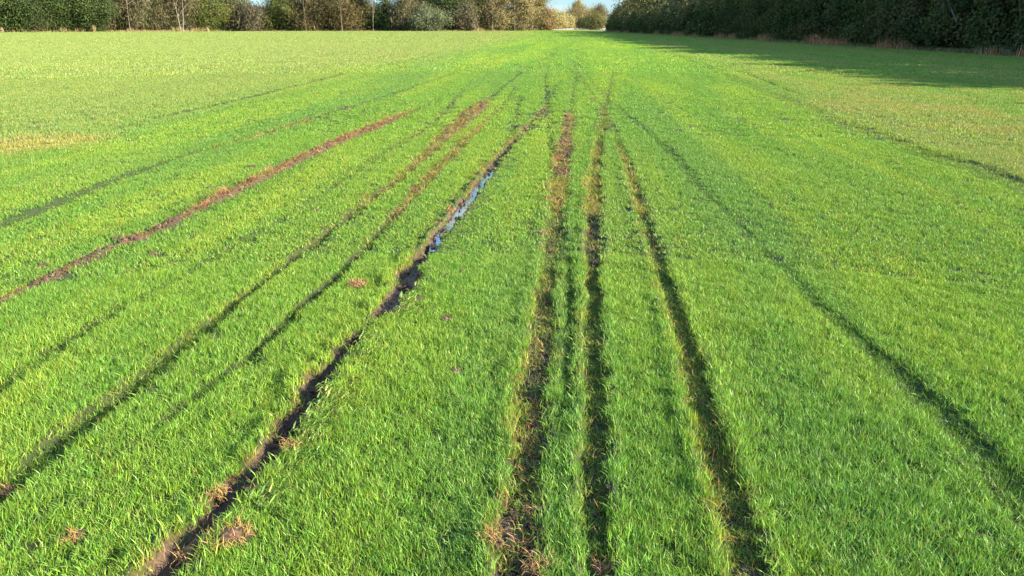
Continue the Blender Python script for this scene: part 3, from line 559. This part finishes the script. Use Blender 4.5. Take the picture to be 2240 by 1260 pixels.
# ------------------------------------------------------------------ torn clods of turf lying on the field
CLODS = [  # pixel x, y, radius m, height m, turn, label
 (500, 1195, .085, .045, .4, 'largest rusty clod of torn turf, lying right of the muddy left rut'),
 (425, 1212, .06, .04, 1.9, 'orange topped turf clod on the left lip of the muddy left rut, nearest the camera'),
 (478, 1092, .04, .045, 2.5, 'small upright rusty clod on the left lip of the muddy left rut'),
 (562, 1070, .045, .04, .9, 'brown rooty clod sitting in the bottom of the muddy left rut'),
 (636, 992, .045, .03, .2, 'pale tan clod with green blades on the right lip of the muddy left rut'),
 (650, 925, .04, .035, 1.2, 'dark red brown clod on the left lip of the muddy left rut'),
 (782, 742, .06, .05, 1.4, 'dark round clod blocking the muddy left rut beyond its grassy break'),
 (1160, 1122, .025, .02, .7, 'little pale pink clod in the wide muddy centre rut'),
 (1180, 1250, .06, .03, .2, 'tan rooty clod on the right edge of the centre rut at the photo bottom'),
 (1075, 1195, .05, .04, 2.2, 'orange straw clod on the left edge of the wide centre rut'),
 (1325, 1248, .04, .022, 0, 'flat rusty clod in the straight rut right of the centre rut'),
 (1300, 576, .06, .05, .5, 'black wet clod alone in the straight rut right of the centre rut'),
 (20, 1062, .03, .025, .3, 'small pale tan clod lying beside the long pressed track at left'),
 (165, 1188, .032, .022, 1.1, 'lone brown crumbly clod in open grass at lower left'),
 (780, 628, .07, .03, .1, 'flat red brown scatter clod on open grass left of the puddle rut'),
]
for i, (px, py, rad, hh, rot, lab) in enumerate(CLODS):
    x, y = bp(px, py); z, f = ground_z(np.array([x]), np.array([y]))
    e = empty('turf_clod', (x, y, float(z[0]) + .004), lab, 'turf clod', 'clods of turf torn out by wheels'); e.rotation_euler = (0, 0, rot)
    dark = 'black' in lab or 'dark' in lab
    s = lump('soil', 900 + i, M_CLOD if not dark else M_DARKCLOD, 4, .95); s.parent = e; s.scale = (rad * .8, rad * .62, hh)
    if not dark:
        g = blade_mesh('root_blades', 260 if rad > .055 else 120 if rad > .035 else 50, rad * .85, .015, .05, .003, M_CLODGRASS, 3, (.5, 1.5), 950 + i, bright=.4, straw=.2)
        COL.objects.link(g); g.parent = e; g.location = (0, 0, hh * .55); g.scale = (1, 1, 1.2)

# ------------------------------------------------------------------ trees, shrubs and hedge
def tube(V, F, FL, path, radii, sides=6):
    path = np.array(path, float); n = len(path); base = len(V)
    for i in range(n):
        d = path[min(i + 1, n - 1)] - path[max(i - 1, 0)]; d /= np.linalg.norm(d) + 1e-9
        a = np.cross(d, [.3, .9, .1] if abs(d[2]) > .8 else [0, 0, 1]); a /= np.linalg.norm(a); b = np.cross(d, a)
        for s in range(sides):
            w = 6.2832 * s / sides; V.append(path[i] + radii[i] * (math.cos(w) * a + math.sin(w) * b))
    for i in range(n - 1):
        for s in range(sides):
            q = base + i * sides; F += [q + s, q + (s + 1) % sides, q + sides + (s + 1) % sides, q + sides + s]; FL.append(4)
    F += [base + (n - 1) * sides + s for s in range(sides)]; FL.append(sides)
def leaf_quads(pts, size, cols, g, long=1.0, up=0.0, nrm=None):
    """one small bent leaf spray per point"""
    n = len(pts); sz = size * g.uniform(.6, 1.35, n)
    a = g.normal(size=(n, 3)); a[:, 2] = a[:, 2] * (1 + up) + up; a /= np.linalg.norm(a, axis=1)[:, None]
    b = np.cross(a, g.normal(size=(n, 3))); b /= np.linalg.norm(b, axis=1)[:, None]; c = np.cross(a, b)
    if nrm is not None:
        c = nrm / (np.linalg.norm(nrm, axis=1)[:, None] + 1e-6) + g.normal(size=(n, 3)) * .42; c /= np.linalg.norm(c, axis=1)[:, None]
        a = np.cross(c, g.normal(size=(n, 3))); a /= np.linalg.norm(a, axis=1)[:, None]; b = np.cross(c, a)
    A = a * (sz * long)[:, None]; B = b * (sz * .5)[:, None]; K = c * (sz * .18)[:, None]
    v = np.stack((pts - A * .5, pts + B + K, pts + A * .5, pts - B + K), 1).reshape(-1, 3)
    col = np.repeat(np.column_stack((cols, np.ones(n))), 4, 0).astype(np.float32)
    idx = np.arange(4 * n); return v, idx, col
def clump_points(g, lobes, n, spread, nclump):
    """points in leafy clumps over the shells of lobes (cx, cy, cz, rx, ry, rz)"""
    lb = np.array(lobes); w = (lb[:, 3] * lb[:, 5]) ** 1.0; w /= w.sum()
    k = g.choice(len(lb), nclump, p=w); d = g.normal(size=(nclump, 3)); d /= np.linalg.norm(d, axis=1)[:, None]
    rr = g.uniform(.35, 1.0, nclump) ** .6
    cc = lb[k, :3] + d * lb[k, 3:] * rr[:, None]
    j = g.integers(0, nclump, n)
    return cc[j] + g.normal(size=(n, 3)) * spread * g.uniform(.4, 1.2, nclump)[j][:, None], j, cc
PAL = {
 'evergreen': [(0.021, 0.053, 0.011), (0.043, 0.091, 0.018), (0.082, 0.144, 0.029), (0.029, 0.048, 0.019)],
 'olive': [(0.105, 0.150, 0.030), (0.180, 0.210, 0.045), (0.150, 0.135, 0.045), (0.075, 0.105, 0.030)],
 'russet': [(0.162, 0.103, 0.041), (0.213, 0.155, 0.061), (0.112, 0.086, 0.045), (0.132, 0.126, 0.045)],
 'brown': [(0.152, 0.126, 0.071), (0.203, 0.172, 0.091), (0.112, 0.098, 0.056), (0.122, 0.137, 0.051)],
 'golden': [(.36, .29, .13), (.28, .21, .10), (.26, .23, .09), (.42, .35, .17)],
 'yellow': [(.44, .38, .16), (.36, .33, .13), (.29, .29, .11), (.48, .40, .19)],
 'orange': [(.36, .21, .10), (.28, .18, .09), (.34, .26, .11)],
 'greygreen': [(0.182, 0.215, 0.111), (0.247, 0.273, 0.156), (0.130, 0.156, 0.078)],
 'purple': [(0.152, 0.114, 0.087), (0.122, 0.103, 0.071), (0.193, 0.172, 0.112)],
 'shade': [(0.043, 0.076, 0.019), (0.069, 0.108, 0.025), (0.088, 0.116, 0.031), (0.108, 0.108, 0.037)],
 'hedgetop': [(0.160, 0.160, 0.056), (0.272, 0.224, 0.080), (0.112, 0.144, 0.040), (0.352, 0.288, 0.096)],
}
def plant(name, label, cat, px, depth, wpx, h, pal, seed, group=None, dens=1.0, trunk='brown', crown_base=.12, bare=0.0, lean=0.0, twin=False, by=None, leaf=None, sharp=1.0):
    g = np.random.default_rng(seed)
    if by is None: by = np.interp(px, [0, 500, 1000, 1190], [71.5, 68.6, 68.6, 67.6])
    x, y = bp(px, by); kf = 1 + depth / math.hypot(x, y); x, y = x * kf, y * kf
    w = wpx / FPX * y * .97 * 1.4
    e = empty(name, (x, y, 0), label, cat, group)
    zb = h * crown_base
    lobes = []
    nl = 7
    for k in range(nl):
        f = (k + .5) / nl; zc = zb + (h - zb) * f
        prof = math.sin(math.pi * (.12 + .78 * f)) ** .7 * (1 - (f * .35) * sharp)
        for s in range(2):
            a = g.random() * 6.283; o = g.uniform(.15, .65) * w * .5 * prof
            lobes.append((math.cos(a) * o + lean * zc, math.sin(a) * o * .8, zc + g.normal() * h * .03, w * .5 * prof * g.uniform(.6, .9), w * .42 * prof * g.uniform(.6, .9), (h - zb) / nl * g.uniform(.8, 1.3)))
    sz = leaf or .31
    n = int(dens * (1 - .4 * bare) * min(26000, 105 * w * (h - zb) + 600))
    pts, j, cc = clump_points(g, lobes, n, .085 * w + .35, int(26 + 1.1 * w * h / 3))
    pts[:, 2] = np.maximum(pts[:, 2], .12)
    P = np.array(PAL[pal]) * .8 + np.array([.13, .13, .05]) * .2; ck = g.choice(len(P), len(cc)); cj = np.where(g.random(n) < .7, ck[j], g.integers(0, len(P), n))
    cols = P[cj] * g.uniform(.8, 1.22, n)[:, None]
    mid_ = np.array([0, 0, (zb + h) / 2]); v, idx, col = leaf_quads(pts, sz, cols, g, nrm=(pts - cc[j]) / (.085 * w + .35) * 1.2 + (pts - mid_) / (w * .5) * .7 + np.array([0, 0, .35]))
    fl = np.full(n, 4)
    if bare > 0:    # fine twigs
        m = int(2600 * bare * min(1.5, w / 8)); q, jj, _ = clump_points(g, lobes, m, .08 * w + .3, 60)
        q[:, 2] = np.maximum(q[:, 2], .6)
        tc_ = np.array(PAL['brown'])[g.integers(0, 4, m)] * g.uniform(.7, 1.3, m)[:, None]
        v2, i2, c2 = leaf_quads(q, .20, tc_, g, long=7.0, up=.9)
        idx = np.concatenate((idx, i2 + len(v))); v = np.vstack((v, v2)); col = np.vstack((col, c2)); fl = np.full(n + m, 4)
    mesh_obj('crown' if cat == 'tree' else 'foliage', v, idx, fl, M_LEAF, e, {'leafcol': ('FLOAT_COLOR', 'POINT', col)})
    r0 = max(.1, h * (.008 if trunk == 'pale' else .012))
    stems = [(-.5, -.1), (.6, .12)] if twin else [(0, lean)]
    if cat == 'shrub': stems = [(g.normal() * .5, g.normal() * .15) for _ in range(3)]; r0 *= .6
    for ox, ln in stems:
        top = h * (.82 if cat == 'tree' else .6); path = []
        for k in range(7):
            f = k / 6; path.append((ox * .6 + ln * top * f + math.sin(f * 4 + seed) * .12 * f * 2, (-.34 * w if bare >= .5 and cat == 'tree' else 0) + math.sin(f * 3 + seed * 2) * .15, top * f - .1))
        V, F, FL = [], [], []
        tube(V, F, FL, path, [r0 * (1 - .8 * k / 6) * (1.25 if k == 0 else 1) for k in range(7)])
        for q in cc[g.choice(len(cc), 6 if cat == 'tree' else 3)]:
            k = g.integers(2, 6); p0 = np.array(path[k]); mid = (p0 + q) / 2 + g.normal(size=3) * .3 + np.array([0, 0, .4])
            tube(V, F, FL, [p0, mid, q], [r0 * .4, r0 * .25, r0 * .08], 5)
        mesh_obj('trunk' if cat == 'tree' else 'stem', np.array(V), F, FL, M_PALE_BARK if trunk == 'pale' else M_BARK, e)
    return e
GT, GS = 'trees along the far left field edge', 'shrubs under the far left trees'
T = lambda *a, **k: plant('field_tree', a[0], 'tree', *a[1:], group=GT, **k)
B = lambda *a, **k: plant('field_shrub', a[0], 'shrub', *a[1:], group=GS, **k)
T('dense dark evergreen tree at the left photo edge, leafy down to the grass', 22, 0, 118, 17, 'evergreen', 1, dens=1.7, crown_base=.0)
T('broad dark evergreen tree second from the left photo edge', 108, 2, 112, 16, 'evergreen', 2, dens=1.7, crown_base=.0)
T('dark evergreen tree with yellowish tips standing just left of the bare brown trees', 188, 0, 108, 15, 'evergreen', 3, dens=1.6, crown_base=.02)
T('bare brown tree touching the right side of the dark evergreens', 262, 6, 66, 15, 'brown', 4, bare=.9, crown_base=.12)
T('bare twiggy tree with crooked reddish trunk', 300, -2, 62, 14, 'brown', 5, bare=1, crown_base=.3, dens=.5)
T('hazy brown leafless tree between the crooked trunk and the forked pale stems', 352, 5, 78, 14, 'brown', 6, bare=.9, crown_base=.1)
T('twin stemmed tree with two pale trunks forming a narrow V', 408, -3, 52, 16, 'russet', 7, bare=.8, trunk='pale', twin=True, crown_base=.42, dens=.45)
T('ivy green tree right of the pale forked stems', 458, 0, 88, 15, 'olive', 8, dens=1.3, crown_base=.05)
T('thin brown tree between the ivy green tree and a pale straight trunk', 503, 3, 50, 15, 'brown', 9, bare=.7, crown_base=.1)
T('slim tree with straight whitish trunk left of the first sky gap', 527, 2, 44, 15, 'greygreen', 10, trunk='pale', crown_base=.5, dens=.7)
B('grey brown shrub below the left half of the first sky gap', 553, -2, 66, 7.2, 'purple', 11, bare=.4, dens=1.3)
B('yellow olive shrub under the right half of the first sky gap', 594, 1, 54, 8.4, 'olive', 12, dens=1.2)
T('olive tree with yellow tips right of the first sky gap', 634, 2, 66, 15, 'olive', 13, dens=1.1, crown_base=.06)
T('russet brown tree beside the olive tree right of the first sky gap', 678, 0, 70, 15, 'russet', 14, bare=.5, crown_base=.05, dens=1.2)
T('narrow dark evergreen squeezed between two russet trees', 716, 6, 44, 14, 'evergreen', 15, dens=1.4, crown_base=.02)  # dark foliage added where there is only a dark gap
T('wide russet tree left of the second sky gap', 757, 0, 84, 15, 'russet', 16, bare=.5, crown_base=.04, dens=1.4)
B('dark green shrub left of the slender pale pole tree', 798, 2, 48, 9.3, 'evergreen', 17, dens=1.4)
T('slender pole tree with bare pale trunk in the second sky gap', 817, -3, 30, 13, 'evergreen', 18, trunk='pale', crown_base=.78, dens=.4)
B('dark green shrub right of the slender pale pole tree', 846, 2, 58, 9.0, 'evergreen', 19, dens=1.4)
B('grey brown twiggy shrub below the yellow crown', 886, -2, 64, 9.6, 'brown', 20, bare=.6, dens=1.2)
T('yellow crowned tree rising behind the grey brown twiggy shrub', 905, 10, 48, 17, 'yellow', 21, crown_base=.5)
B('rounded silvery willow shrub at the grass edge', 938, -5, 64, 6.6, 'greygreen', 22, dens=1.6)
T('olive tree with pale trunk behind the silvery willow shrub', 938, 7, 60, 16, 'olive', 23, trunk='pale', crown_base=.35, bare=.3)
T('dark evergreen with a black hollow at its base, right of the silvery willow shrub', 985, 3, 62, 16, 'evergreen', 24, dens=1.5, crown_base=.06)
B('purplish brown shrub between the dark evergreen and the golden trees', 1018, -2, 48, 8, 'purple', 25, dens=1.3, bare=.3)
T('dark green pine above the purplish brown shrub', 1036, 6, 56, 17, 'evergreen', 26, dens=1.2, crown_base=.35)
T('golden brown tree leftmost of the three golden trees', 1078, 0, 66, 17, 'golden', 27, bare=.7, crown_base=.04, dens=1.3)
T('golden tree with pale trunk in the middle of the three golden trees', 1126, -3, 62, 17, 'golden', 28, bare=.7, trunk='pale', crown_base=.08, dens=1.2)
T('golden tree nearest the open sky gap over the track', 1163, 0, 52, 16, 'golden', 29, bare=.6, crown_base=.04, dens=1.2)
T('slim dark green tree at the left side of the open sky gap', 1184, 5, 20, 17, 'evergreen', 30, crown_base=.45, dens=1.1)
B('orange red bush at the end of the golden trees', 1192, -2, 34, 6.8, 'orange', 31, dens=1.4)
def F_(name, label, cat, px, Yd, wpx, top, pal, seed, **k):
    """something beyond the far end of the field, at distance Yd and with its top at pixel row top"""
    h = (HORIZON - top) / 1605 * Yd + CAM_H
    dy = CAM_H * FPX / Yd * .898
    return plant(name, label, cat, px, 0, wpx, h, pal, seed, by=HORIZON + dy, group='far end trees', **k)
F_('far_shrub', 'pale yellow green bush beside the orange red bush', 'shrub', 1216, 380, 36, 30, 'yellow', 41, dens=1.5, leaf=.5)
F_('far_shrub', 'low yellow bush left of the far orange tree', 'shrub', 1238, 480, 34, 34, 'yellow', 42, dens=1.5, leaf=.6)
F_('far_tree', 'round orange yellow tree with dark trunk at the far end of the track', 'tree', 1266, 520, 56, 27, 'golden', 43, dens=1.6, crown_base=.25, leaf=.6)
F_('far_tree', 'tall thin pale poplar fading against the sky gap', 'tree', 1264, 640, 24, 2, 'yellow', 44, dens=1.1, bare=.5, crown_base=.2, leaf=.5)
F_('far_tree', 'broad golden tree behind the dark bush beside the hedge end', 'tree', 1298, 560, 44, 29, 'golden', 45, dens=1.5, crown_base=.1, leaf=.6)
F_('far_tree', 'small russet tree peeping over the hedge end', 'tree', 1312, 420, 34, 12, 'russet', 46, dens=1.1, bare=.4, crown_base=.3)
F_('far_shrub', 'low dark bush left of the hedge end', 'shrub', 1287, 330, 38, 40, 'shade', 47, dens=1.6)
F_('far_shrub', 'brown topped bush touching the hedge end', 'shrub', 1308, 300, 34, 30, 'hedgetop', 48, dens=1.6)
F_('far_shrub', 'distant blue green bush under the tall thin poplar', 'shrub', 1256, 700, 60, 44, 'olive', 49, dens=1.4, leaf=.7)

# undergrowth behind and between the left trees
g = np.random.default_rng(77)
def strip_pts(n, hmax, back0, back1, px0=-60, px1=1200):
    px = g.uniform(px0, px1, n); by = np.interp(px, [-60, 0, 500, 1000, 1200], [72, 71.5, 68.6, 68.6, 67.6])
    t_ = CAM_H / (math.sin(PITCH) + (by - 630) / FPX * math.cos(PITCH)); x = (px - 1120) / FPX * t_; y = (math.cos(PITCH) - (by - 630) / FPX * math.sin(PITCH)) * t_
    d = g.uniform(back0, back1, n); L = np.hypot(x, y)
    return px, x * (1 + d / L), y * (1 + d / L)
n = 90000
px, x, y = strip_pts(n, 5, -.5, 9)
top = (5.0 + 4.2 * fbm(px / 22, px * 0, 141, 3)) * np.where(((px > 562) & (px < 612)) | ((px > 798) & (px < 882)), .78, 1); z = top * g.random(n) ** .8
nn = fbm(px / 30, px * 0 + 3, 143, 2)
pal = np.where((nn > .50)[:, None], np.array(PAL['evergreen'])[g.integers(0, 4, n)], np.where((nn > .46)[:, None], np.array(PAL['brown'])[g.integers(0, 4, n)] * .9, np.array(PAL['purple'])[g.integers(0, 3, n)]))
v, idx, col = leaf_quads(np.column_stack((x, y, z + .1)), .42, (pal * .7 + np.array([.15, .13, .06]) * .3) * g.uniform(.7, 1.25, n)[:, None], g)
m = 9000; px, x, y = strip_pts(m, 5, -.8, 6); zz_ = 1.2 + 6 * g.random(m)
v2, i2, c2 = leaf_quads(np.column_stack((x, y, zz_)), .16, np.array(PAL['brown'])[g.integers(0, 4, m)] * g.uniform(.8, 1.5, m)[:, None], g, long=11.0, up=1.1)
idx = np.concatenate((idx, i2 + len(v))); v = np.vstack((v, v2)); col = np.vstack((col, c2)); n += m
o = mesh_obj('undergrowth', v, idx, np.full(n, 4), M_LEAF, None, {'leafcol': ('FLOAT_COLOR', 'POINT', col)})
tag(o, 'tangled brown and green undergrowth behind the far left trees', 'undergrowth', kind='stuff')
# bleached grass margin along the tree line and the hedge foot
n = 17000
px, x, y = strip_pts(n, 1, -3.5, 3); hh = g.uniform(.2, .7, n) + 1.3 * sstep(.55, .75, fbm(px / 16, px * 0, 151, 2)) * g.random(n)
c1 = np.array([(.46, .36, .17), (.36, .25, .13), (.30, .30, .10), (.42, .28, .16)])[g.integers(0, 4, n)]
p1 = np.column_stack((x, y, hh * .5))
m = 15000; hy = 20 + 230 * g.random(m) ** 1.8; hx = 28.5 + g.normal(0, .28, m); hv = fbm(hy / 4, hy * 0, 161, 2); hh2 = .15 + g.random(m) * (.25 + .7 * sstep(.45, .7, hv))
c2 = np.where((hv > .56)[:, None], np.array([(.55, .28, .13), (.48, .33, .17), (.38, .2, .1)])[g.integers(0, 3, m)], np.array([(.34, .29, .14), (.15, .2, .06), (.25, .18, .09)])[g.integers(0, 3, m)])
P = np.vstack((p1, np.column_stack((hx, hy, hh2 * .5)))); H = np.concatenate((hh, hh2)); C1 = np.vstack((c1, c2)); n = len(P)
a = np.column_stack((g.normal(0, .22, n), g.normal(0, .22, n), np.ones(n))) * H[:, None] * .5
ang = g.random(n) * 6.283; wv = np.column_stack((np.cos(ang), np.sin(ang), np.zeros(n))) * np.where(np.arange(n) < len(p1), .06, .03)[:, None]
v = np.stack((P - a - wv, P - a + wv, P + a), 1).reshape(-1, 3); col = np.repeat(np.column_stack((C1 * g.uniform(.7, 1.2, n)[:, None], np.ones(n))), 3, 0).astype(np.float32)
o = mesh_obj('dry_margin_grass', v, np.arange(3 * n), np.full(n, 3), M_LEAF, None, {'leafcol': ('FLOAT_COLOR', 'POINT', col)})
tag(o, 'bleached tall grass and bracken along the foot of trees and hedge', 'dry grass', kind='stuff')
for px, hh, lab in ((207, 2.3, 'tall pale pointed tuft of dead grass before the third dark evergreen'), (5, 1.5, 'pale dead grass tuft at the left photo edge'), (455, 1.5, 'bleached grass tuft in front of the ivy green tree')):
    x, y = bp(px, np.interp(px, [0, 500], [71.8, 68.9]))
    m = 260; az = g.random(m) * 6.283; ln = np.abs(g.normal(0, .22, m)); L = hh * g.uniform(.4, 1, m); d = np.column_stack((np.cos(az) * np.sin(ln), np.sin(az) * np.sin(ln), np.cos(ln))) * L[:, None]
    b0 = g.normal(0, .18, (m, 3)) * np.array([1, 1, 0]); wv = np.column_stack((-np.sin(az), np.cos(az), np.zeros(m))) * .06
    v = np.stack((b0 - wv, b0 + wv, b0 + d), 1).reshape(-1, 3); col = np.tile(np.array([.52, .40, .22, 1.0]), (3 * m, 1)).astype(np.float32); col[:, :3] *= np.repeat(g.uniform(.7, 1.2, m), 3)[:, None]
    o = mesh_obj('grass_tuft', v, np.arange(3 * m), np.full(m, 3), M_LEAF, None, {'leafcol': ('FLOAT_COLOR', 'POINT', col)}); o.location = (x, y, 0)
    tag(o, lab, 'grass tuft', 'pale dead tufts before the left trees')

# right hand hedge: a tall clipped run in the distance, unclipped hedgerow trees nearer
def hedge_run(y0, y1, hfun, nleaf, size, seed, solid=.96, x0=28.7, x1=33.2, pal='shade', top='hedgetop'):
    g = np.random.default_rng(seed)
    yc = (y0 + y1) / 2; nc = int((y1 - y0) * 16)
    cy = g.uniform(y0, y1, nc); hh = hfun(cy); u = g.random(nc)
    face = g.random(nc)
    cz = np.where(face < .6, hh * g.random(nc), hh * g.uniform(.9, 1.0, nc)); bulge = .5 * np.sin(np.clip(cz / hh, 0, 1) * math.pi) + .5 * (fbm(cy / 2.2, cz / 2, seed + 3, 2) - .5) * 2
    cx = np.where(face < .45, x0 + .5 - bulge + g.exponential(.5, nc), g.uniform(x0 + .4, x1, nc)) + np.clip(cz / hh, 0, 1) ** 3 * .6
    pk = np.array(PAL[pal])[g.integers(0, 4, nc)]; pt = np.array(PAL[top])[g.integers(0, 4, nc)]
    ck = mixc(pk, pt, sstep(.45, 1.0, cz / hh) * (g.random(nc) < .75))  # lighter leaves towards the top, sunlight on the crest put into leaf colour
    keepc = (g.random(nc) > sstep(.6, .95, cz / hh) * (.62 if solid < .9 else .1)); cx, cy, cz, ck, hh = cx[keepc], cy[keepc], cz[keepc], ck[keepc], hh[keepc]; nc = len(cx)
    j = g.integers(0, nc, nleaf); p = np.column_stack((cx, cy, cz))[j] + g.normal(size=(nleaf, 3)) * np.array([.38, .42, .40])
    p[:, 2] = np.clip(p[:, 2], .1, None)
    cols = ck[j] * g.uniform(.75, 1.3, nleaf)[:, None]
    # dense inner growth
    m = int((y1 - y0) * 260); iy = g.uniform(y0, y1, m); iz = hfun(iy) * g.random(m) * solid; ip = np.column_stack((g.uniform(x0 + 1.0, x1 - .3, m), iy, iz))
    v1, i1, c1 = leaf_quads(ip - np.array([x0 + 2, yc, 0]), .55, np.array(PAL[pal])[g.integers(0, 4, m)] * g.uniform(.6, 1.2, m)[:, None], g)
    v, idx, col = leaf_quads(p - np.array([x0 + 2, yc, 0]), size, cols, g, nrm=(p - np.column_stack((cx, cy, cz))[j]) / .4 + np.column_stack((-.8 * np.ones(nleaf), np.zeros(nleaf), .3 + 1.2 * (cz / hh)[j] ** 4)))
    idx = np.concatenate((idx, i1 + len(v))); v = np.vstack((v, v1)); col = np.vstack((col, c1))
    return (x0 + 2, yc, 0), v, idx, col
def add_hedge(name, label, cat, run, stems_every, y0, y1, seed, group=None, h=5, bough=None):
    loc, v, idx, col = run
    e = empty(name, loc, label, cat, group)
    mesh_obj('foliage' if cat == 'hedge' else 'crown', v, idx, np.full(len(idx) // 4, 4), M_LEAF, e, {'leafcol': ('FLOAT_COLOR', 'POINT', col)})
    g = np.random.default_rng(seed)
    for y in np.arange(y0 + stems_every / 2, y1, stems_every):
        V, F, FL = [], [], []
        ox = g.normal() * .4 + .3; oy = y - loc[1] + g.normal() * .3
        path = [(ox + math.sin(k + y) * .12, oy + g.normal() * .1, h * .85 * k / 5 - .1) for k in range(6)]
        tube(V, F, FL, path, [.13 * (1 - .13 * k) for k in range(6)], 6)
        for _ in range(4):
            k = g.integers(1, 5); p0 = np.array(path[k]); q = p0 + np.array([g.normal() * 1.0 - .5, g.normal() * 1.2, g.uniform(.5, 1.8)]); tube(V, F, FL, [p0, (p0 + q) / 2 + g.normal(size=3) * .15, q], [.05, .035, .012], 5)
        mesh_obj('stem' if cat == 'hedge' else 'trunk', np.array(V), F, FL, M_DARK_BARK, e)
    if bough is not None:
        V, F, FL = [], [], []
        tube(V, F, FL, [np.array(q) - np.array(loc) for q in bough], list(np.linspace(.05, .02, len(bough))), 6)
        mesh_obj('bough', np.array(V), F, FL, M_BARK, e)
    return e
hf = lambda y: 4.7 + .55 * sstep(112, 135, y) * 0 + 2.6 * (1 - sstep(112, 140, y)) + .7 * (fbm(y / 3.5, y * 0, 171, 2) - .5) * 2
add_hedge('field_hedge', 'long dark clipped hedge running away on the right below sunlit tree tops', 'hedge', hedge_run(112, 248, hf, 90000, .30, 51, .72, x1=31.8), 4, 112, 248, 52, h=7)
spots = [
 (100, 114, 7.6, 'hedgerow tree with brownish top joining the near end of the clipped hedge'),
 (88, 101, 7.7, 'dark hedgerow tree, second before the clipped hedge begins'),
 (77, 89, 7.9, 'dull green hedgerow tree with tan bracken strip at its foot'),
 (67, 78, 8.0, 'thick dark hedgerow tree above a scrubby brown foot'),
 (58, 68, 7.9, 'very dark hedgerow tree over the brightest orange bracken patch'),
 (49.5, 59, 8.0, 'hedgerow tree with a long pale bough slanting down its dark face'),
 (41, 50.5, 7.8, 'hedgerow tree at the right photo edge with a short pale branch showing'),
]
for i, (a, b_, hgt, lab) in enumerate(spots):
    hfun = lambda y, a=a, b_=b_, hgt=hgt: hgt * (.86 + .14 * np.sin(np.clip((y - a) / (b_ - a), 0, 1) * math.pi)) + .6 * (fbm(y / 2, y * 0, 181 + i, 2) - .5)
    bough = None
    if i == 5: bough = [(28.2, 51.9, 1.9), (28.0, 52.2, 2.5), (27.9, 52.9, 3.3), (28.0, 53.6, 4.1), (28.2, 53.9, 5.2)]
    if i == 6: bough = [(28.3, 45.6, 2.2), (27.8, 45.2, 3.0), (28.0, 44.4, 3.3), (28.3, 43.6, 3.3)]
    add_hedge('hedgerow_tree', lab, 'tree', hedge_run(a, b_, hfun, 48000, .17, 60 + i, .84), 4.5, a, b_, 70 + i, 'hedgerow trees along the right field edge', h=hgt * .9, bough=bough)
add_hedge('hedgerow_tree', 'tall dark hedgerow growth beyond the right photo edge shading the field', 'tree', hedge_run(-25, 41.5, lambda y: 7.3 + (fbm(y / 3.2, y * 0, 191, 3) - .5) * 3.4, 80000, .34, 90, .72), 6, -25, 41, 91, 'hedgerow trees along the right field edge', h=8)

BEHIND = [  # distance y, x, width m, height, palette, bare, label
 (122, 36.0, 9.5, 10.5, 'olive', 0, 'dull olive tree rising behind the near end of the clipped hedge'),
 (133, 35.0, 9.0, 9.0, 'russet', .3, 'russet brown crown behind the clipped hedge, next to the dull olive tree'),
 (144, 35.5, 9.0, 9.4, 'hedgetop', 0, 'sunlit tan and olive crown above the middle of the clipped hedge'),
 (156, 34.6, 8.5, 8.6, 'greygreen', .2, 'greyish green crown above the clipped hedge'),
 (168, 35.2, 9.0, 9.0, 'yellow', 0, 'yellowest crown above the clipped hedge'),
 (181, 34.8, 9.0, 8.6, 'hedgetop', .3, 'brown twiggy crown above the clipped hedge, beyond the yellowest one'),
 (195, 35.2, 9.5, 9.2, 'olive', 0, 'mid olive crown standing over the far half of the clipped hedge'),
 (211, 34.6, 9.5, 9.3, 'golden', .2, 'golden tan crown with feathery top near the far hedge end'),
 (229, 34.2, 11, 9.0, 'hedgetop', 0, 'dusky olive crown at the very end of the clipped hedge beside the sky gap'),
]
for i, (yy, xx, ww, hh, pl, br, lab) in enumerate(BEHIND):
    e = plant('hedge_tree', lab, 'tree', 1400, 0, ww / 1.22 / yy * FPX / .97, hh, pl, 300 + i, by=HORIZON + CAM_H * FPX * .898 / yy, group='trees behind the clipped hedge', dens=1.5, bare=br, crown_base=.15, leaf=.34)
    e.location = (xx, yy, 0)
